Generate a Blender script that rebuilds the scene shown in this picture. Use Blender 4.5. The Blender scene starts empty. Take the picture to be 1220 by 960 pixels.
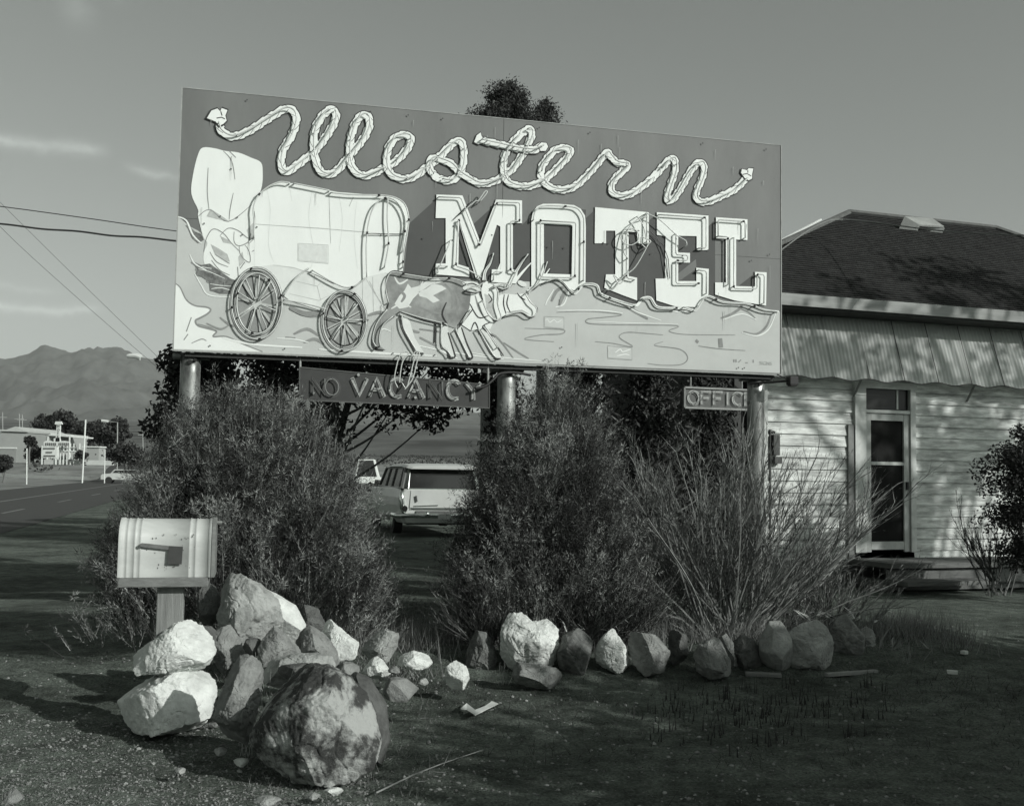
import bpy, bmesh, math, random
import numpy as np
from mathutils import Vector, Matrix, noise
from mathutils.geometry import tessellate_polygon
scene = bpy.context.scene
col = scene.collection
rnd = random.Random(7)
rng = np.random.default_rng(11)
# ------------------------------------------------------------------ camera
EYE = Vector((0, 0, 1.6)); F = 1300.0; TH = 0.06384; RO = 0.0154
fw = Vector((0, math.cos(TH), math.sin(TH)))
r0 = Vector((1, 0, 0)); u0 = r0.cross(fw)
rt = math.cos(RO)*r0 + math.sin(RO)*u0
up = -math.sin(RO)*r0 + math.cos(RO)*u0
cd = bpy.data.cameras.new('camera'); cam = bpy.data.objects.new('camera', cd); col.objects.link(cam)
cam.matrix_world = Matrix(((rt.x, up.x, -fw.x, EYE.x), (rt.y, up.y, -fw.y, EYE.y), (rt.z, up.z, -fw.z, EYE.z), (0, 0, 0, 1)))
cd.sensor_width = 36; cd.lens = 36*F/1220; cd.clip_start = 0.05; cd.clip_end = 60000
scene.camera = cam
def ray(px, py): return fw + rt*((px-610)/F) - up*((py-480)/F)
def at(px, py, Y): d = ray(px, py); return EYE + d*(Y/d.y)
def gp(px, py, z=0.0): d = ray(px, py); return EYE + d*((z-EYE.z)/d.z)
def hor(px): return 553.7 + 0.01545*px
# sun: behind the camera to the right, low
SAZ = math.radians(56); SEL = math.radians(25)
SUN = Vector((math.sin(SAZ)*math.cos(SEL), -math.cos(SAZ)*math.cos(SEL), math.sin(SEL)))
# ------------------------------------------------------------------ materials (the print is a toned black and white photograph)
def g(v): return (v*0.95, v*1.0, v*0.955, 1)
MC = {}
def mat(name, v, v2=None, scale=6.0, rough=0.85, bump=0.0, bscale=None, metal=0.0, spec=0.3, detail=6, stretch=(1,1,1), contrast=0.25):
    if name in MC: return MC[name]
    m = bpy.data.materials.new(name); m.use_nodes = True; MC[name] = m
    nt = m.node_tree; b = nt.nodes['Principled BSDF']
    b.inputs['Base Color'].default_value = g(v); b.inputs['Roughness'].default_value = rough
    b.inputs['Metallic'].default_value = metal; b.inputs['Specular IOR Level'].default_value = spec
    if v2 is not None or bump:
        tc = nt.nodes.new('ShaderNodeTexCoord'); mp = nt.nodes.new('ShaderNodeMapping'); mp.inputs['Scale'].default_value = stretch
        nt.links.new(tc.outputs['Object'], mp.inputs['Vector'])
    if v2 is not None:
        n = nt.nodes.new('ShaderNodeTexNoise'); n.inputs['Scale'].default_value = scale; n.inputs['Detail'].default_value = detail; n.inputs['Roughness'].default_value = 0.65
        nt.links.new(mp.outputs['Vector'], n.inputs['Vector'])
        r = nt.nodes.new('ShaderNodeValToRGB'); r.color_ramp.elements[0].position = 0.5-contrast; r.color_ramp.elements[1].position = 0.5+contrast
        r.color_ramp.elements[0].color = g(v); r.color_ramp.elements[1].color = g(v2)
        nt.links.new(n.outputs['Fac'], r.inputs['Fac']); nt.links.new(r.outputs['Color'], b.inputs['Base Color'])
    if bump:
        n = nt.nodes.new('ShaderNodeTexNoise'); n.inputs['Scale'].default_value = bscale or scale*4; n.inputs['Detail'].default_value = 8; n.inputs['Roughness'].default_value = 0.7
        nt.links.new(mp.outputs['Vector'], n.inputs['Vector'])
        bp = nt.nodes.new('ShaderNodeBump'); bp.inputs['Strength'].default_value = bump; bp.inputs['Distance'].default_value = 0.02
        nt.links.new(n.outputs['Fac'], bp.inputs['Height']); nt.links.new(bp.outputs['Normal'], b.inputs['Normal'])
    return m
# ------------------------------------------------------------------ object helpers
WORLD = {}
def wl(o): return WORLD.get(o.name, Vector((0, 0, 0))) if o else Vector((0, 0, 0))
def tag(o, label=None, cat=None, group=None, kind=None):
    if label: o['label'] = label
    if cat: o['category'] = cat
    if group: o['group'] = group
    if kind: o['kind'] = kind
    return o
def thing(name, loc, label, cat, group=None):
    o = bpy.data.objects.new(name, None); col.objects.link(o); o.location = loc; WORLD[o.name] = Vector(loc)
    o.empty_display_size = 0.2
    return tag(o, label, cat, group)
def npmesh(name, co, faces_v, loop_total, mats, mi=None, smooth=False):
    me = bpy.data.meshes.new(name); n = len(co)
    me.vertices.add(n); me.vertices.foreach_set('co', np.asarray(co, dtype=np.float32).ravel())
    lt = np.asarray(loop_total, dtype=np.int32); fv = np.asarray(faces_v, dtype=np.int32).ravel()
    me.loops.add(len(fv)); me.loops.foreach_set('vertex_index', fv)
    me.polygons.add(len(lt)); ls = np.zeros(len(lt), dtype=np.int32); ls[1:] = np.cumsum(lt)[:-1]
    me.polygons.foreach_set('loop_start', ls); me.polygons.foreach_set('loop_total', lt)
    for m in mats: me.materials.append(m)
    if mi is not None: me.polygons.foreach_set('material_index', np.asarray(mi, dtype=np.int32))
    me.polygons.foreach_set('use_smooth', np.full(len(lt), smooth))
    me.update(calc_edges=True); me.validate()
    return me
def link(name, me, parent=None, origin=None):
    o = bpy.data.objects.new(name, me); col.objects.link(o)
    if parent: o.parent = parent
    base = wl(parent)
    if origin is None: origin = base
    me.transform(Matrix.Translation(-Vector(origin)))
    o.location = Vector(origin) - base; WORLD[o.name] = Vector(origin)
    return o
class MB:
    """collects world-space verts and faces for one mesh"""
    def __init__(s): s.v = []; s.f = []; s.m = []
    def add(s, vs, fs, m=0):
        b = len(s.v); s.v += [tuple(v) for v in vs]; s.f += [tuple(b+i for i in f) for f in fs]; s.m += [m]*len(fs); return s
    def box(s, c, sx, sy, sz, ax=None, m=0, taper=1.0):
        X, Y, Z = ax or (Vector((1,0,0)), Vector((0,1,0)), Vector((0,0,1)))
        c = Vector(c); vs = []
        for dz in (-.5, .5):
            k = taper if dz > 0 else 1
            for dx, dy in ((-.5,-.5),(.5,-.5),(.5,.5),(-.5,.5)): vs.append(c+X*(dx*sx*k)+Y*(dy*sy*k)+Z*(dz*sz))
        return s.add(vs, [(3,2,1,0),(4,5,6,7),(0,1,5,4),(1,2,6,5),(2,3,7,6),(3,0,4,7)], m)
    def tube(s, pts, r, n=6, m=0, r2=None, cap=True):
        pts = [Vector(p) for p in pts]; L = len(pts); vs = []; fs = []
        prev = None
        for i, p in enumerate(pts):
            d = (pts[min(i+1, L-1)]-pts[max(i-1, 0)])
            d = d.normalized() if d.length > 1e-9 else Vector((0,0,1))
            if prev is None: a = d.orthogonal().normalized()
            else: a = (prev - d*prev.dot(d)); a = a.normalized() if a.length > 1e-6 else d.orthogonal().normalized()
            prev = a; b = d.cross(a)
            rr = r if r2 is None else r+(r2-r)*i/(L-1)
            for k in range(n): t = 2*math.pi*k/n; vs.append(p+a*(math.cos(t)*rr)+b*(math.sin(t)*rr))
        for i in range(L-1):
            for k in range(n): fs.append((i*n+k, i*n+(k+1)%n, (i+1)*n+(k+1)%n, (i+1)*n+k))
        if cap: fs.append(tuple(range(n-1, -1, -1))); fs.append(tuple((L-1)*n+k for k in range(n)))
        return s.add(vs, fs, m)
    def prism(s, poly, d, m=0):
        """poly: world points of a planar outline, d: thickness vector"""
        poly = [Vector(p) for p in poly]; n = len(poly); d = Vector(d)
        tri = tessellate_polygon([poly])
        vs = poly+[p+d for p in poly]
        fs = [tuple(t) for t in tri]+[tuple(n+i for i in reversed(t)) for t in tri]+[(i, (i+1)%n, n+(i+1)%n, n+i) for i in range(n)]
        return s.add(vs, fs, m)
    def build(s, name, mats, parent=None, smooth=False, origin=None, bevel=0):
        if not isinstance(mats, (list, tuple)): mats = [mats]
        me = bpy.data.meshes.new(name); me.from_pydata(s.v, [], s.f)
        for m in mats: me.materials.append(m)
        if len(mats) > 1: me.polygons.foreach_set('material_index', s.m)
        if smooth: me.polygons.foreach_set('use_smooth', [True]*len(me.polygons))
        me.update()
        bm = bmesh.new(); bm.from_mesh(me); bmesh.ops.recalc_face_normals(bm, faces=bm.faces); bm.to_mesh(me); bm.free()
        o = link(name, me, parent, origin)
        if bevel:
            md = o.modifiers.new('bevel', 'BEVEL'); md.width = bevel; md.segments = 2; md.limit_method = 'ANGLE'
        return o
def catmull(pts, k=5, closed=False):
    P = [Vector(p) for p in pts]; n = len(P); out = []
    rngs = range(n if closed else n-1)
    for i in rngs:
        if closed: a, b, c, d = P[(i-1)%n], P[i], P[(i+1)%n], P[(i+2)%n]
        else: a, b, c, d = P[max(i-1,0)], P[i], P[i+1], P[min(i+2,n-1)]
        for j in range(k):
            t = j/k; out.append(0.5*((2*b)+(c-a)*t+(2*a-5*b+4*c-d)*t*t+(3*b-a-3*c+d)*t*t*t))
    if not closed: out.append(P[-1])
    return out
def sm(a, b, x):
    t = max(0.0, min(1.0, (x-a)/(b-a))); return t*t*(3-2*t)
# ------------------------------------------------------------------ ground
def far_h(y):
    if y < 110: return 0.0
    h = 0.018*(min(y, 900)-110)+1.25*sm(120, 134, y)
    if y > 900: h += 0.047*(y-900)
    return h
def gh(x, y):
    r = math.hypot(x, y); h = far_h(y)
    if y < 40:
        fade = sm(40, 16, y)*sm(-4.2, -3.0, (x+0.26*y)*0.8)
        h += fade*(0.06*noise.noise(Vector((x*0.35, y*0.35, 3.1)))+0.025*noise.noise(Vector((x*1.6, y*1.6, 1.7))))
        if r < 14:
            f2 = sm(14, 9, r); h += f2*(0.016*noise.noise(Vector((x*5, y*5, 0)))+0.014*noise.noise(Vector((x*13, y*13, 5))))
        bed = sm(8.5, 9.6, y-0.12*x)*sm(14.5, 12, y)*sm(-3.6, -2.2, x)*sm(5.2, 3.6, x); h += 0.17*bed
        h -= 0.05*sm(9.5, 6.5, y)*sm(-5, -3, x)*0.4
    return h
def graded(lo, dense_lo, dense_hi, hi, step, growth):
    a = list(np.arange(dense_lo, dense_hi, step)); s = step; x = a[-1]
    while x < hi: s *= growth; x += s; a.append(x)
    s = step; x = dense_lo; b = []
    while x > lo: s *= growth; x -= s; b.append(x)
    return b[::-1]+a
xs = graded(-15000, -5.5, 6.5, 15000, 0.055, 1.12)
ys = graded(-3000, 3.5, 12.5, 14000, 0.055, 1.10)
ys = sorted(set([y for y in ys if y < 108 or y > 152]+[110.0+2*i for i in range(20)]+[900.0]))
co = np.array([(x, y, gh(x, y)) for y in ys for x in xs], dtype=np.float32)
nx = len(xs); ny = len(ys)
ii = np.arange(nx-1)[None, :]+np.arange(ny-1)[:, None]*nx
fc = np.stack([ii, ii+1, ii+1+nx, ii+nx], -1).reshape(-1, 4)
def ground_mat():
    m = bpy.data.materials.new('gravelly_dirt'); m.use_nodes = True; nt = m.node_tree; b = nt.nodes['Principled BSDF']; b.inputs['Roughness'].default_value = 0.95; b.inputs['Specular IOR Level'].default_value = 0.1
    tc = nt.nodes.new('ShaderNodeTexCoord')
    def no(s, d=8, r=0.65):
        n = nt.nodes.new('ShaderNodeTexNoise'); n.inputs['Scale'].default_value = s; n.inputs['Detail'].default_value = d; n.inputs['Roughness'].default_value = r
        nt.links.new(tc.outputs['Object'], n.inputs['Vector']); return n.outputs['Fac']
    def ramp(src, p0, p1, c0, c1):
        r = nt.nodes.new('ShaderNodeValToRGB'); r.color_ramp.elements[0].position = p0; r.color_ramp.elements[1].position = p1
        r.color_ramp.elements[0].color = c0; r.color_ramp.elements[1].color = c1; nt.links.new(src, r.inputs['Fac']); return r.outputs['Color']
    def mix(f, a, c, mode='MIX'):
        x = nt.nodes.new('ShaderNodeMixRGB'); x.blend_type = mode
        if isinstance(f, float): x.inputs['Fac'].default_value = f
        else: nt.links.new(f, x.inputs['Fac'])
        nt.links.new(a, x.inputs['Color1']); nt.links.new(c, x.inputs['Color2']); return x.outputs['Color']
    big = ramp(no(0.7), .36, .62, g(.16), g(.36))
    mid = ramp(no(6), .35, .7, g(.45), g(1.0))
    c = mix(1.0, big, mid, 'MULTIPLY')
    fine = ramp(no(60, 4), .35, .68, g(.5), g(1.25)); c = mix(1.0, c, fine, 'MULTIPLY')
    v = nt.nodes.new('ShaderNodeTexVoronoi'); v.inputs['Scale'].default_value = 34; nt.links.new(tc.outputs['Object'], v.inputs['Vector'])
    peb = ramp(v.outputs['Distance'], .10, .17, (1,1,1,1), (0,0,0,1)); sel = ramp(v.outputs['Color'], .80, .84, (0,0,0,1), (1,1,1,1))
    mk = mix(1.0, peb, sel, 'MULTIPLY'); lp = nt.nodes.new('ShaderNodeRGB'); lp.outputs[0].default_value = g(.30)
    c = mix(mk, c, lp.outputs[0])
    # far away: scrub speckle, darker
    sx = nt.nodes.new('ShaderNodeSeparateXYZ'); nt.links.new(tc.outputs['Object'], sx.inputs[0])
    mr = nt.nodes.new('ShaderNodeMapRange'); mr.inputs['From Min'].default_value = 150; mr.inputs['From Max'].default_value = 500; nt.links.new(sx.outputs['Y'], mr.inputs['Value'])
    mp = nt.nodes.new('ShaderNodeMapping'); mp.inputs['Scale'].default_value = (.012, .0035, .01); nt.links.new(tc.outputs['Object'], mp.inputs['Vector'])
    fn = nt.nodes.new('ShaderNodeTexNoise'); fn.inputs['Scale'].default_value = 1.0; fn.inputs['Detail'].default_value = 9; nt.links.new(mp.outputs['Vector'], fn.inputs['Vector'])
    m5 = nt.nodes.new('ShaderNodeMapRange'); m5.inputs['From Min'].default_value = 52; m5.inputs['From Max'].default_value = 75; nt.links.new(sx.outputs['Y'], m5.inputs['Value'])
    pd = ramp(no(.25), .35, .65, g(.16), g(.34)); c = mix(m5.outputs['Result'], c, pd)
    fr = ramp(fn.outputs['Fac'], .38, .66, g(.05), g(.14)); c = mix(mr.outputs['Result'], c, fr)
    nt.links.new(c, b.inputs['Base Color'])
    bp = nt.nodes.new('ShaderNodeBump'); bp.inputs['Strength'].default_value = 1.0; bp.inputs['Distance'].default_value = .045
    ad = nt.nodes.new('ShaderNodeMath'); ad.operation = 'ADD'; nt.links.new(no(17, 8, .72), ad.inputs[0]); nt.links.new(no(70, 3, .6), ad.inputs[1])
    nt.links.new(ad.outputs[0], bp.inputs['Height']); nt.links.new(bp.outputs['Normal'], b.inputs['Normal'])
    return m
GM = ground_mat()
o = link('ground', npmesh('ground', co, fc, np.full(len(fc), 4), [GM], smooth=True)); tag(o, kind='structure')
# road : runs away to the left.  s = X + .26 Y is constant along it
def road_pt(s, y, dz): return Vector((s-0.26*y, y, far_h(y)+dz))
def strip(name, s0, s1, y0, y1, dz, m, n=243, **k):
    mb = MB(); Y = sorted(set([y0+(y1-y0)*i/n for i in range(n+1)]+([110.0] if y0 < 110 < y1 else [])))
    vs = [road_pt(s, y, dz) for y in Y for s in (s0, s1)]
    mb.add(vs, [(2*i, 2*i+1, 2*i+3, 2*i+2) for i in range(len(Y)-1)])
    o = mb.build(name, m); tag(o, kind='structure'); return o
asph = mat('worn_asphalt', .05, .075, 2.5, rough=.9, bump=.3, bscale=60)
strip('road', -14.2, -5.2, 14, 500, .012, asph)
strip('road_centre_line', -9.85, -9.68, 15, 300, .017, mat('faded_road_paint', .12, .3, 3))
mb = MB()
for k in range(14):
    y0 = 24+k*12; vs = [road_pt(s, y, .017) for y in (y0, y0+4) for s in (-7.4, -7.27)]; mb.add(vs, [(0,1,3,2)])
tag(mb.build('road_lane_dashes', MC['faded_road_paint']), kind='structure')
mb = MB()   # pale kerb along the lot across the road
A, B = Vector((-75, 129, 0)), Vector((-45.5, 118, 0))
for i in range(6):
    a = A.lerp(B, i/6); b = A.lerp(B, (i+1)/6); zs = [far_h(a.y), far_h(b.y)]
    mb.add([a+Vector((0,0,zs[0]-.05)), b+Vector((0,0,zs[1]-.05)), b+Vector((0,0,zs[1]+.32)), a+Vector((0,0,zs[0]+.32)),
            a+Vector((.1,.4,zs[0]-.05)), b+Vector((.1,.4,zs[1]-.05)), b+Vector((.1,.4,zs[1]+.32)), a+Vector((.1,.4,zs[0]+.32))],
           [(0,1,2,3),(3,2,6,7),(4,7,6,5)])
tag(mb.build('pavement_kerb', mat('concrete', .38, .5, 8)), kind='structure')
# ------------------------------------------------------------------ mountains
RID = [(-900,470),(-500,440),(-200,470),(-60,452),(0,435.8),(19,429.5),(27,429.3),(38,424.5),(45,419),(50.5,417.8),(56,419.5),(65,422.5),(73,424),(82,427.8),(95,423.3),(104,422.6),(112,421),(120,423),(128,419.6),(136,418),(141,418.8),(147,421.3),(164,427.8),(176,433),(188,438),(210,450),(260,462),(330,474),(420,484),(520,490),(700,500),(1000,515),(1700,530)]
def ridge(px):
    for (a, ya), (b, yb) in zip(RID, RID[1:]):
        if a <= px <= b: t = (px-a)/(b-a); return ya+(yb-ya)*t
    return 530
YM = 11000.0; NX = 900; NY = 110
co = []
for j in range(NY+1):
    v = j/NY                       # 0 foot (near) .. 0.62 crest .. 1 back
    y = 6500+v*6500
    for i in range(NX+1):
        px = -900+2600*i/NX; x = (px-610)/F*YM*(0.72+0.45*v)
        k = (x/y)*F+610
        hr = EYE.z+(hor(k)-ridge(k))/F*YM
        prof = sm(0.0, .7, v)**1.7 if v <= .7 else sm(1.25, .7, v)
        base = far_h(y)-25
        n = 0; amp = 1; f = 1/1500
        for q in range(6):
            n += amp*(1-abs(noise.noise(Vector((x*f, y*f*.7, q*3.3))))*2); amp *= .55; f *= 2.05
        rough = (n-1.35)*(230*math.sin(math.pi*min(v/.7, 1))**.8*max(.0, min(1, (hr-350)/500))+10*max(0, 1-abs(v-.7)*5))
        h0 = max(hr-base, 20)*prof
        h = base+h0+rough+(60*(.25-abs(noise.noise(Vector((x/520, y/1500, 7)))))+45*(.25-abs(noise.noise(Vector((x/210, y/700, 2)))))+30*noise.noise(Vector((x/80, y/200, 4))))*prof if v > 0 else base-40
        co.append((x, y, h))
ii = np.arange(NX)[None, :]+np.arange(NY)[:, None]*(NX+1)
fc = np.stack([ii, ii+1, ii+2+NX, ii+1+NX], -1).reshape(-1, 4)
mm = mat('mountain_scrub', .03, .10, .006, rough=1, bump=0, spec=0, detail=14, contrast=.18)
tag(link('mountains', npmesh('mountains', co, fc, np.full(len(fc), 4), [mm], smooth=True)), kind='structure')
# ------------------------------------------------------------------ world
w = bpy.data.worlds.new('World'); scene.world = w; w.use_nodes = True; nt = w.node_tree
bg = nt.nodes['Background']; SKY = 0.1; bg.inputs['Strength'].default_value = SKY
sky = nt.nodes.new('ShaderNodeTexSky'); sky.sky_type = 'NISHITA'; sky.sun_disc = False; sky.sun_elevation = SEL; sky.sun_rotation = math.radians(124)
sky.air_density = 1.0; sky.dust_density = 1.5
bw = nt.nodes.new('ShaderNodeRGBToBW')
sep = nt.nodes.new('ShaderNodeSeparateColor'); nt.links.new(sky.outputs[0], sep.inputs[0])   # film with a yellow filter: red and green only
ad = nt.nodes.new('ShaderNodeMath'); ad.operation = 'MULTIPLY_ADD'; nt.links.new(sep.outputs[0], ad.inputs[0]); ad.inputs[1].default_value = .42
m2 = nt.nodes.new('ShaderNodeMath'); m2.operation = 'MULTIPLY'; nt.links.new(sep.outputs[1], m2.inputs[0]); m2.inputs[1].default_value = .4
m3 = nt.nodes.new('ShaderNodeMath'); m3.operation = 'MULTIPLY_ADD'; nt.links.new(sep.outputs[2], m3.inputs[0]); m3.inputs[1].default_value = .16; nt.links.new(m2.outputs[0], m3.inputs[2])
nt.links.new(m3.outputs[0], ad.inputs[2])
nt.nodes.remove(bw)
tcw = nt.nodes.new('ShaderNodeTexCoord'); sx = nt.nodes.new('ShaderNodeSeparateXYZ'); nt.links.new(tcw.outputs['Generated'], sx.inputs[0])
def M(op, a, b=None, c=None):
    n = nt.nodes.new('ShaderNodeMath'); n.operation = op
    for i, x in enumerate((a, b, c)):
        if x is None: continue
        if isinstance(x, (int, float)): n.inputs[i].default_value = x
        else: nt.links.new(x, n.inputs[i])
    return n.outputs[0]
ysafe = M('MAXIMUM', sx.outputs['Y'], 0.05)
A_ = M('DIVIDE', sx.outputs['X'], ysafe); B_ = M('DIVIDE', sx.outputs['Z'], ysafe)
def cn(scale, sxy, seed):
    cx = nt.nodes.new('ShaderNodeCombineXYZ'); nt.links.new(M('MULTIPLY', A_, sxy[0]), cx.inputs[0]); nt.links.new(M('MULTIPLY', B_, sxy[1]), cx.inputs[1]); cx.inputs[2].default_value = seed
    n = nt.nodes.new('ShaderNodeTexNoise'); n.inputs['Scale'].default_value = scale; n.inputs['Detail'].default_value = 7; n.inputs['Roughness'].default_value = .6; nt.links.new(cx.outputs[0], n.inputs['Vector']); return n.outputs['Fac']
def ab(px, py): d = ray(px, py); return d.x/d.y, d.z/d.y
wob = M('MULTIPLY', M('SUBTRACT', cn(1, (22, 10), 2.0), .5), .022)
fin = cn(1, (60, 120), 5.0)
clouds = None
for (p0, p1, th, amp) in (((-60,163),(125,180),.0062,.52), ((150,197),(212,213),.004,.40), ((-100,362),(118,369),.0035,.36), ((-100,338),(70,345),.003,.14), ((70,6),(112,20),.013,.34), ((130,2),(150,4),.006,.14)):
    a0, b0 = ab(*p0); a1, b1 = ab(*p1); sl = (b1-b0)/(a1-a0)
    dv = M('SUBTRACT', M('ADD', B_, wob), M('ADD', M('MULTIPLY', M('SUBTRACT', A_, a0), sl), b0))
    gaus = M('EXPONENT', M('MULTIPLY', M('POWER', M('DIVIDE', M('ABSOLUTE', dv), th), 1.6), -1.0))
    le = nt.nodes.new('ShaderNodeMapRange'); le.interpolation_type = 'SMOOTHSTEP'; le.inputs['From Min'].default_value = a0-.01; le.inputs['From Max'].default_value = a0+.02; nt.links.new(A_, le.inputs['Value'])
    re = nt.nodes.new('ShaderNodeMapRange'); re.interpolation_type = 'SMOOTHSTEP'; re.inputs['From Min'].default_value = a1+.012; re.inputs['From Max'].default_value = a1-.02; nt.links.new(A_, re.inputs['Value'])
    c = M('MULTIPLY', M('MULTIPLY', gaus, M('MULTIPLY', le.outputs[0], re.outputs[0])), amp)
    clouds = c if clouds is None else M('ADD', clouds, c)
clouds = M('MULTIPLY', clouds, M('MULTIPLY_ADD', fin, 1.3, .25))
val = M('MULTIPLY', ad.outputs[0], M('ADD', clouds, 1.0))
cc = nt.nodes.new('ShaderNodeCombineColor')
for i, k in enumerate((.93, 1.0, .95)): nt.links.new(M('MULTIPLY', val, k), cc.inputs[i])
nt.links.new(cc.outputs[0], bg.inputs['Color'])
sl = bpy.data.lights.new('sun', 'SUN'); sl.energy = 3.75; sl.angle = math.radians(.53); sl.color = (1, .99, .965)
so = bpy.data.objects.new('sun', sl); col.objects.link(so); so.rotation_euler = SUN.to_track_quat('Z', 'Y').to_euler(); so.location = SUN*30
scene.view_settings.view_transform = 'Standard'; scene.view_settings.look = 'None'; scene.view_settings.gamma = 1; scene.view_settings.exposure = 0.12
scene.render.engine = 'CYCLES'; scene.render.resolution_x = 1024; scene.render.resolution_y = 805
scene.cycles.max_bounces = 5; scene.cycles.diffuse_bounces = 3; scene.cycles.volume_bounces = 0
# ------------------------------------------------------------------ air
mb = MB(); mb.box((0, 5000, 749), 42000, 22000, 1501)
hz = mb.build('haze', mat('haze', 1)); hm = MC['haze']; n2 = hm.node_tree; n2.nodes.clear()
out = n2.nodes.new('ShaderNodeOutputMaterial'); pv = n2.nodes.new('ShaderNodeVolumePrincipled'); pv.inputs['Color'].default_value = g(.9); pv.inputs['Density'].default_value = 4.4e-5
n2.links.new(pv.outputs[0], out.inputs['Volume']); tag(hz, kind='stuff'); hz.location.z += 0
# ================================================================== THE BILLBOARD
SA = Vector((-3.185, 10.2, 0)); SB = Vector((2.893, 11.725, 0)); ST = (SB-SA).normalized(); SN = Vector((ST.y, -ST.x, 0))  # SN faces the road
Z0, Z1 = 2.705, 5.211
def S(px, py, off=0.0):
    d = ray(px, py); q = SA+SN*off; t = (q-EYE).dot(SN)/d.dot(SN); return EYE+d*t
def SS(pts, off): return [S(x, y, off) for x, y in pts]
lite = mat('faded_white_paint', .83, .74, 4, rough=.6, contrast=.3, detail=12, bump=.05, bscale=40, stretch=(1,1,.5))
paint = {
 'white': lite,
 'sky': mat('weathered_grey_paint', .132, .195, 1.6, rough=.62, contrast=.22, stretch=(1,1,.3), detail=12, bump=.06, bscale=30),
 'sand': mat('pale_grey_paint', .46, .54, 2.5, rough=.7, contrast=.25),
 'dark': mat('dark_grey_paint', .068, .085, 3, rough=.65),
 'line': mat('dark_line_paint', .02, .06, 25, rough=.7),
 'soft': mat('soft_pencil_paint', .33, .60, 16, rough=.8),
 'mid': mat('mid_grey_paint', .22, .30, 9, rough=.7),
 'pale': mat('pale_wash_paint', .62, .75, 7, rough=.7),
}
bb = thing('motel_billboard', Vector((0, 11.0, 0)), 'large painted motel sign with covered wagon, oxen and rope lettering on three pipe posts', 'billboard')
def planebox(mb, x0, x1, z0, z1, off0, off1, m=0):
    L = (SB-SA).length; a = SA+ST*x0; b = SA+ST*x1; vs = []
    for off in (off0, off1):
        for p, z in ((a, z0), (b, z0), (b, z1), (a, z1)): vs.append(p+SN*off+Vector((0, 0, z)))
    mb.add(vs, [(0,1,2,3),(4,5,6,7),(0,1,5,4),(1,2,6,5),(2,3,7,6),(3,0,4,7)], m)
LW = (SB-SA).length
mb = MB(); hm_ = (Z0+Z1)/2
for a, b in ((0, LW*.503-.002), (LW*.503+.002, LW)):       # four plywood sheets with thin gaps
    planebox(mb, a, b, Z0, hm_-.0015, -.019, 0); planebox(mb, a, b, hm_+.0015, Z1, -.019, 0)
mb.build('panel', paint['sky'], bb)
mb = MB()
for z in (Z0+.06, hm_-.02, Z1-.06): planebox(mb, .02, LW-.02, z-.045, z+.045, -.11, -.0195)
for k in range(9): planebox(mb, .03+k*(LW-.1)/8, .07+k*(LW-.1)/8, Z0+.11, Z1-.11, -.1, -.0195)
mb.build('back_framing', mat('old_timber', .12, .2, 12, bump=.3), bb)
mb = MB(); planebox(mb, -.012, -.001, Z0-.012, Z1+.008, -.022, .006); planebox(mb, LW+.001, LW+.012, Z0-.012, Z1+.008, -.022, .006)
planebox(mb, -.001, LW+.001, Z0-.014, Z0-.001, -.022, .006); planebox(mb, -.001, LW+.001, Z1+.001, Z1+.010, -.022, .004)
mb.build('edge_trim', mat('trim_metal', .25, .4, 10), bb)
def flat(name, polys, off, m, parent=None):
    for p in polys:
        mb = MB(); mb.prism(SS(p, off-.0008), SN*.0008); o = mb.build(name, paint[m] if isinstance(m, str) else m, parent or bb)
    return o
def ribbon(mb, pts, w, off, m=0, taper=None):
    """painted stroke of width w metres through world points on the panel"""
    P = [Vector(p) for p in pts]; vs = []; L = len(P)
    for i, p in enumerate(P):
        d = P[min(i+1, L-1)]-P[max(i-1, 0)]; d.normalize(); s = d.cross(SN)
        ww = w*.5*(1 if taper is None else taper(i/(L-1)))
        vs += [p+s*ww, p-s*ww]
    mb.add(vs, [(2*i, 2*i+1, 2*i+3, 2*i+2) for i in range(L-1)], m)
SPLIT = {'painted_white_dab', 'painted_brush_mark', 'painted_hide_mark'}
def strokes(name, lines, w, off, m, parent=None, smooth=True, seedv=0):
    if name in SPLIT and len(lines) > 1:
        for q in lines: o = strokes(name, [q], w, off, m, parent, smooth)
        return o
    mb = MB()
    for ln in lines:
        ww = w
        if isinstance(ln[0], (int, float)): ww = ln[0]; ln = ln[1]
        p = SS(ln, off); p = catmull(p, 5) if smooth and len(p) > 2 else p
        ribbon(mb, p, ww, off, taper=lambda t: .55+.45*math.sin(math.pi*min(1, max(0, t*1.0))) if len(ln) > 2 else 1)
    return mb.build(name, paint[m] if isinstance(m, str) else m, parent or bb)
def sp(pts, k=4, closed=True):
    q = catmull([Vector((x, y, 0)) for x, y in pts], k, closed); return [(v.x, v.y) for v in q]
# --- ground colours of the picture
desert = [(211.5,258),(217,262),(226,270),(236,275),(246,284),(262,300),(300,322),(340,332),(400,344),(440,330),(470,324),(500,329),(540,332),(565,338),(600,334),(640,336),(652,335),(662,333),(671,337),(680,345),(686,349),(694,341),(700,338),(712,341),(716,350),(735,358),(757,364),(764,356),(774,355),(780,363),(790,367),(805,367),(815,368),(829,369),(842,353),(860,360),(890,362),(905,367),(929,371),(929,444.5),(700,435.5),(450,426),(207,416.5)]
flat('painted_desert', [desert], .002, 'sand')
dark = [(519,238),(488,266),(482,324),(519,330),(640,336),(652,335),(662,333),(671,337),(680,345),(686,349),(694,341),(700,338),(712,341),(716,350),(735,358),(757,364),(764,356),(774,355),(780,363),(790,367),(829,369),(842,353),(852,352),(852,262),(844,270),(844,256),(782,256),(773,263),(773,252),(709,250),(698,260),(698,250),(640,246),(634,257),(622,268),(622,241),(591,243),(563,268),(551,238)]
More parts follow.
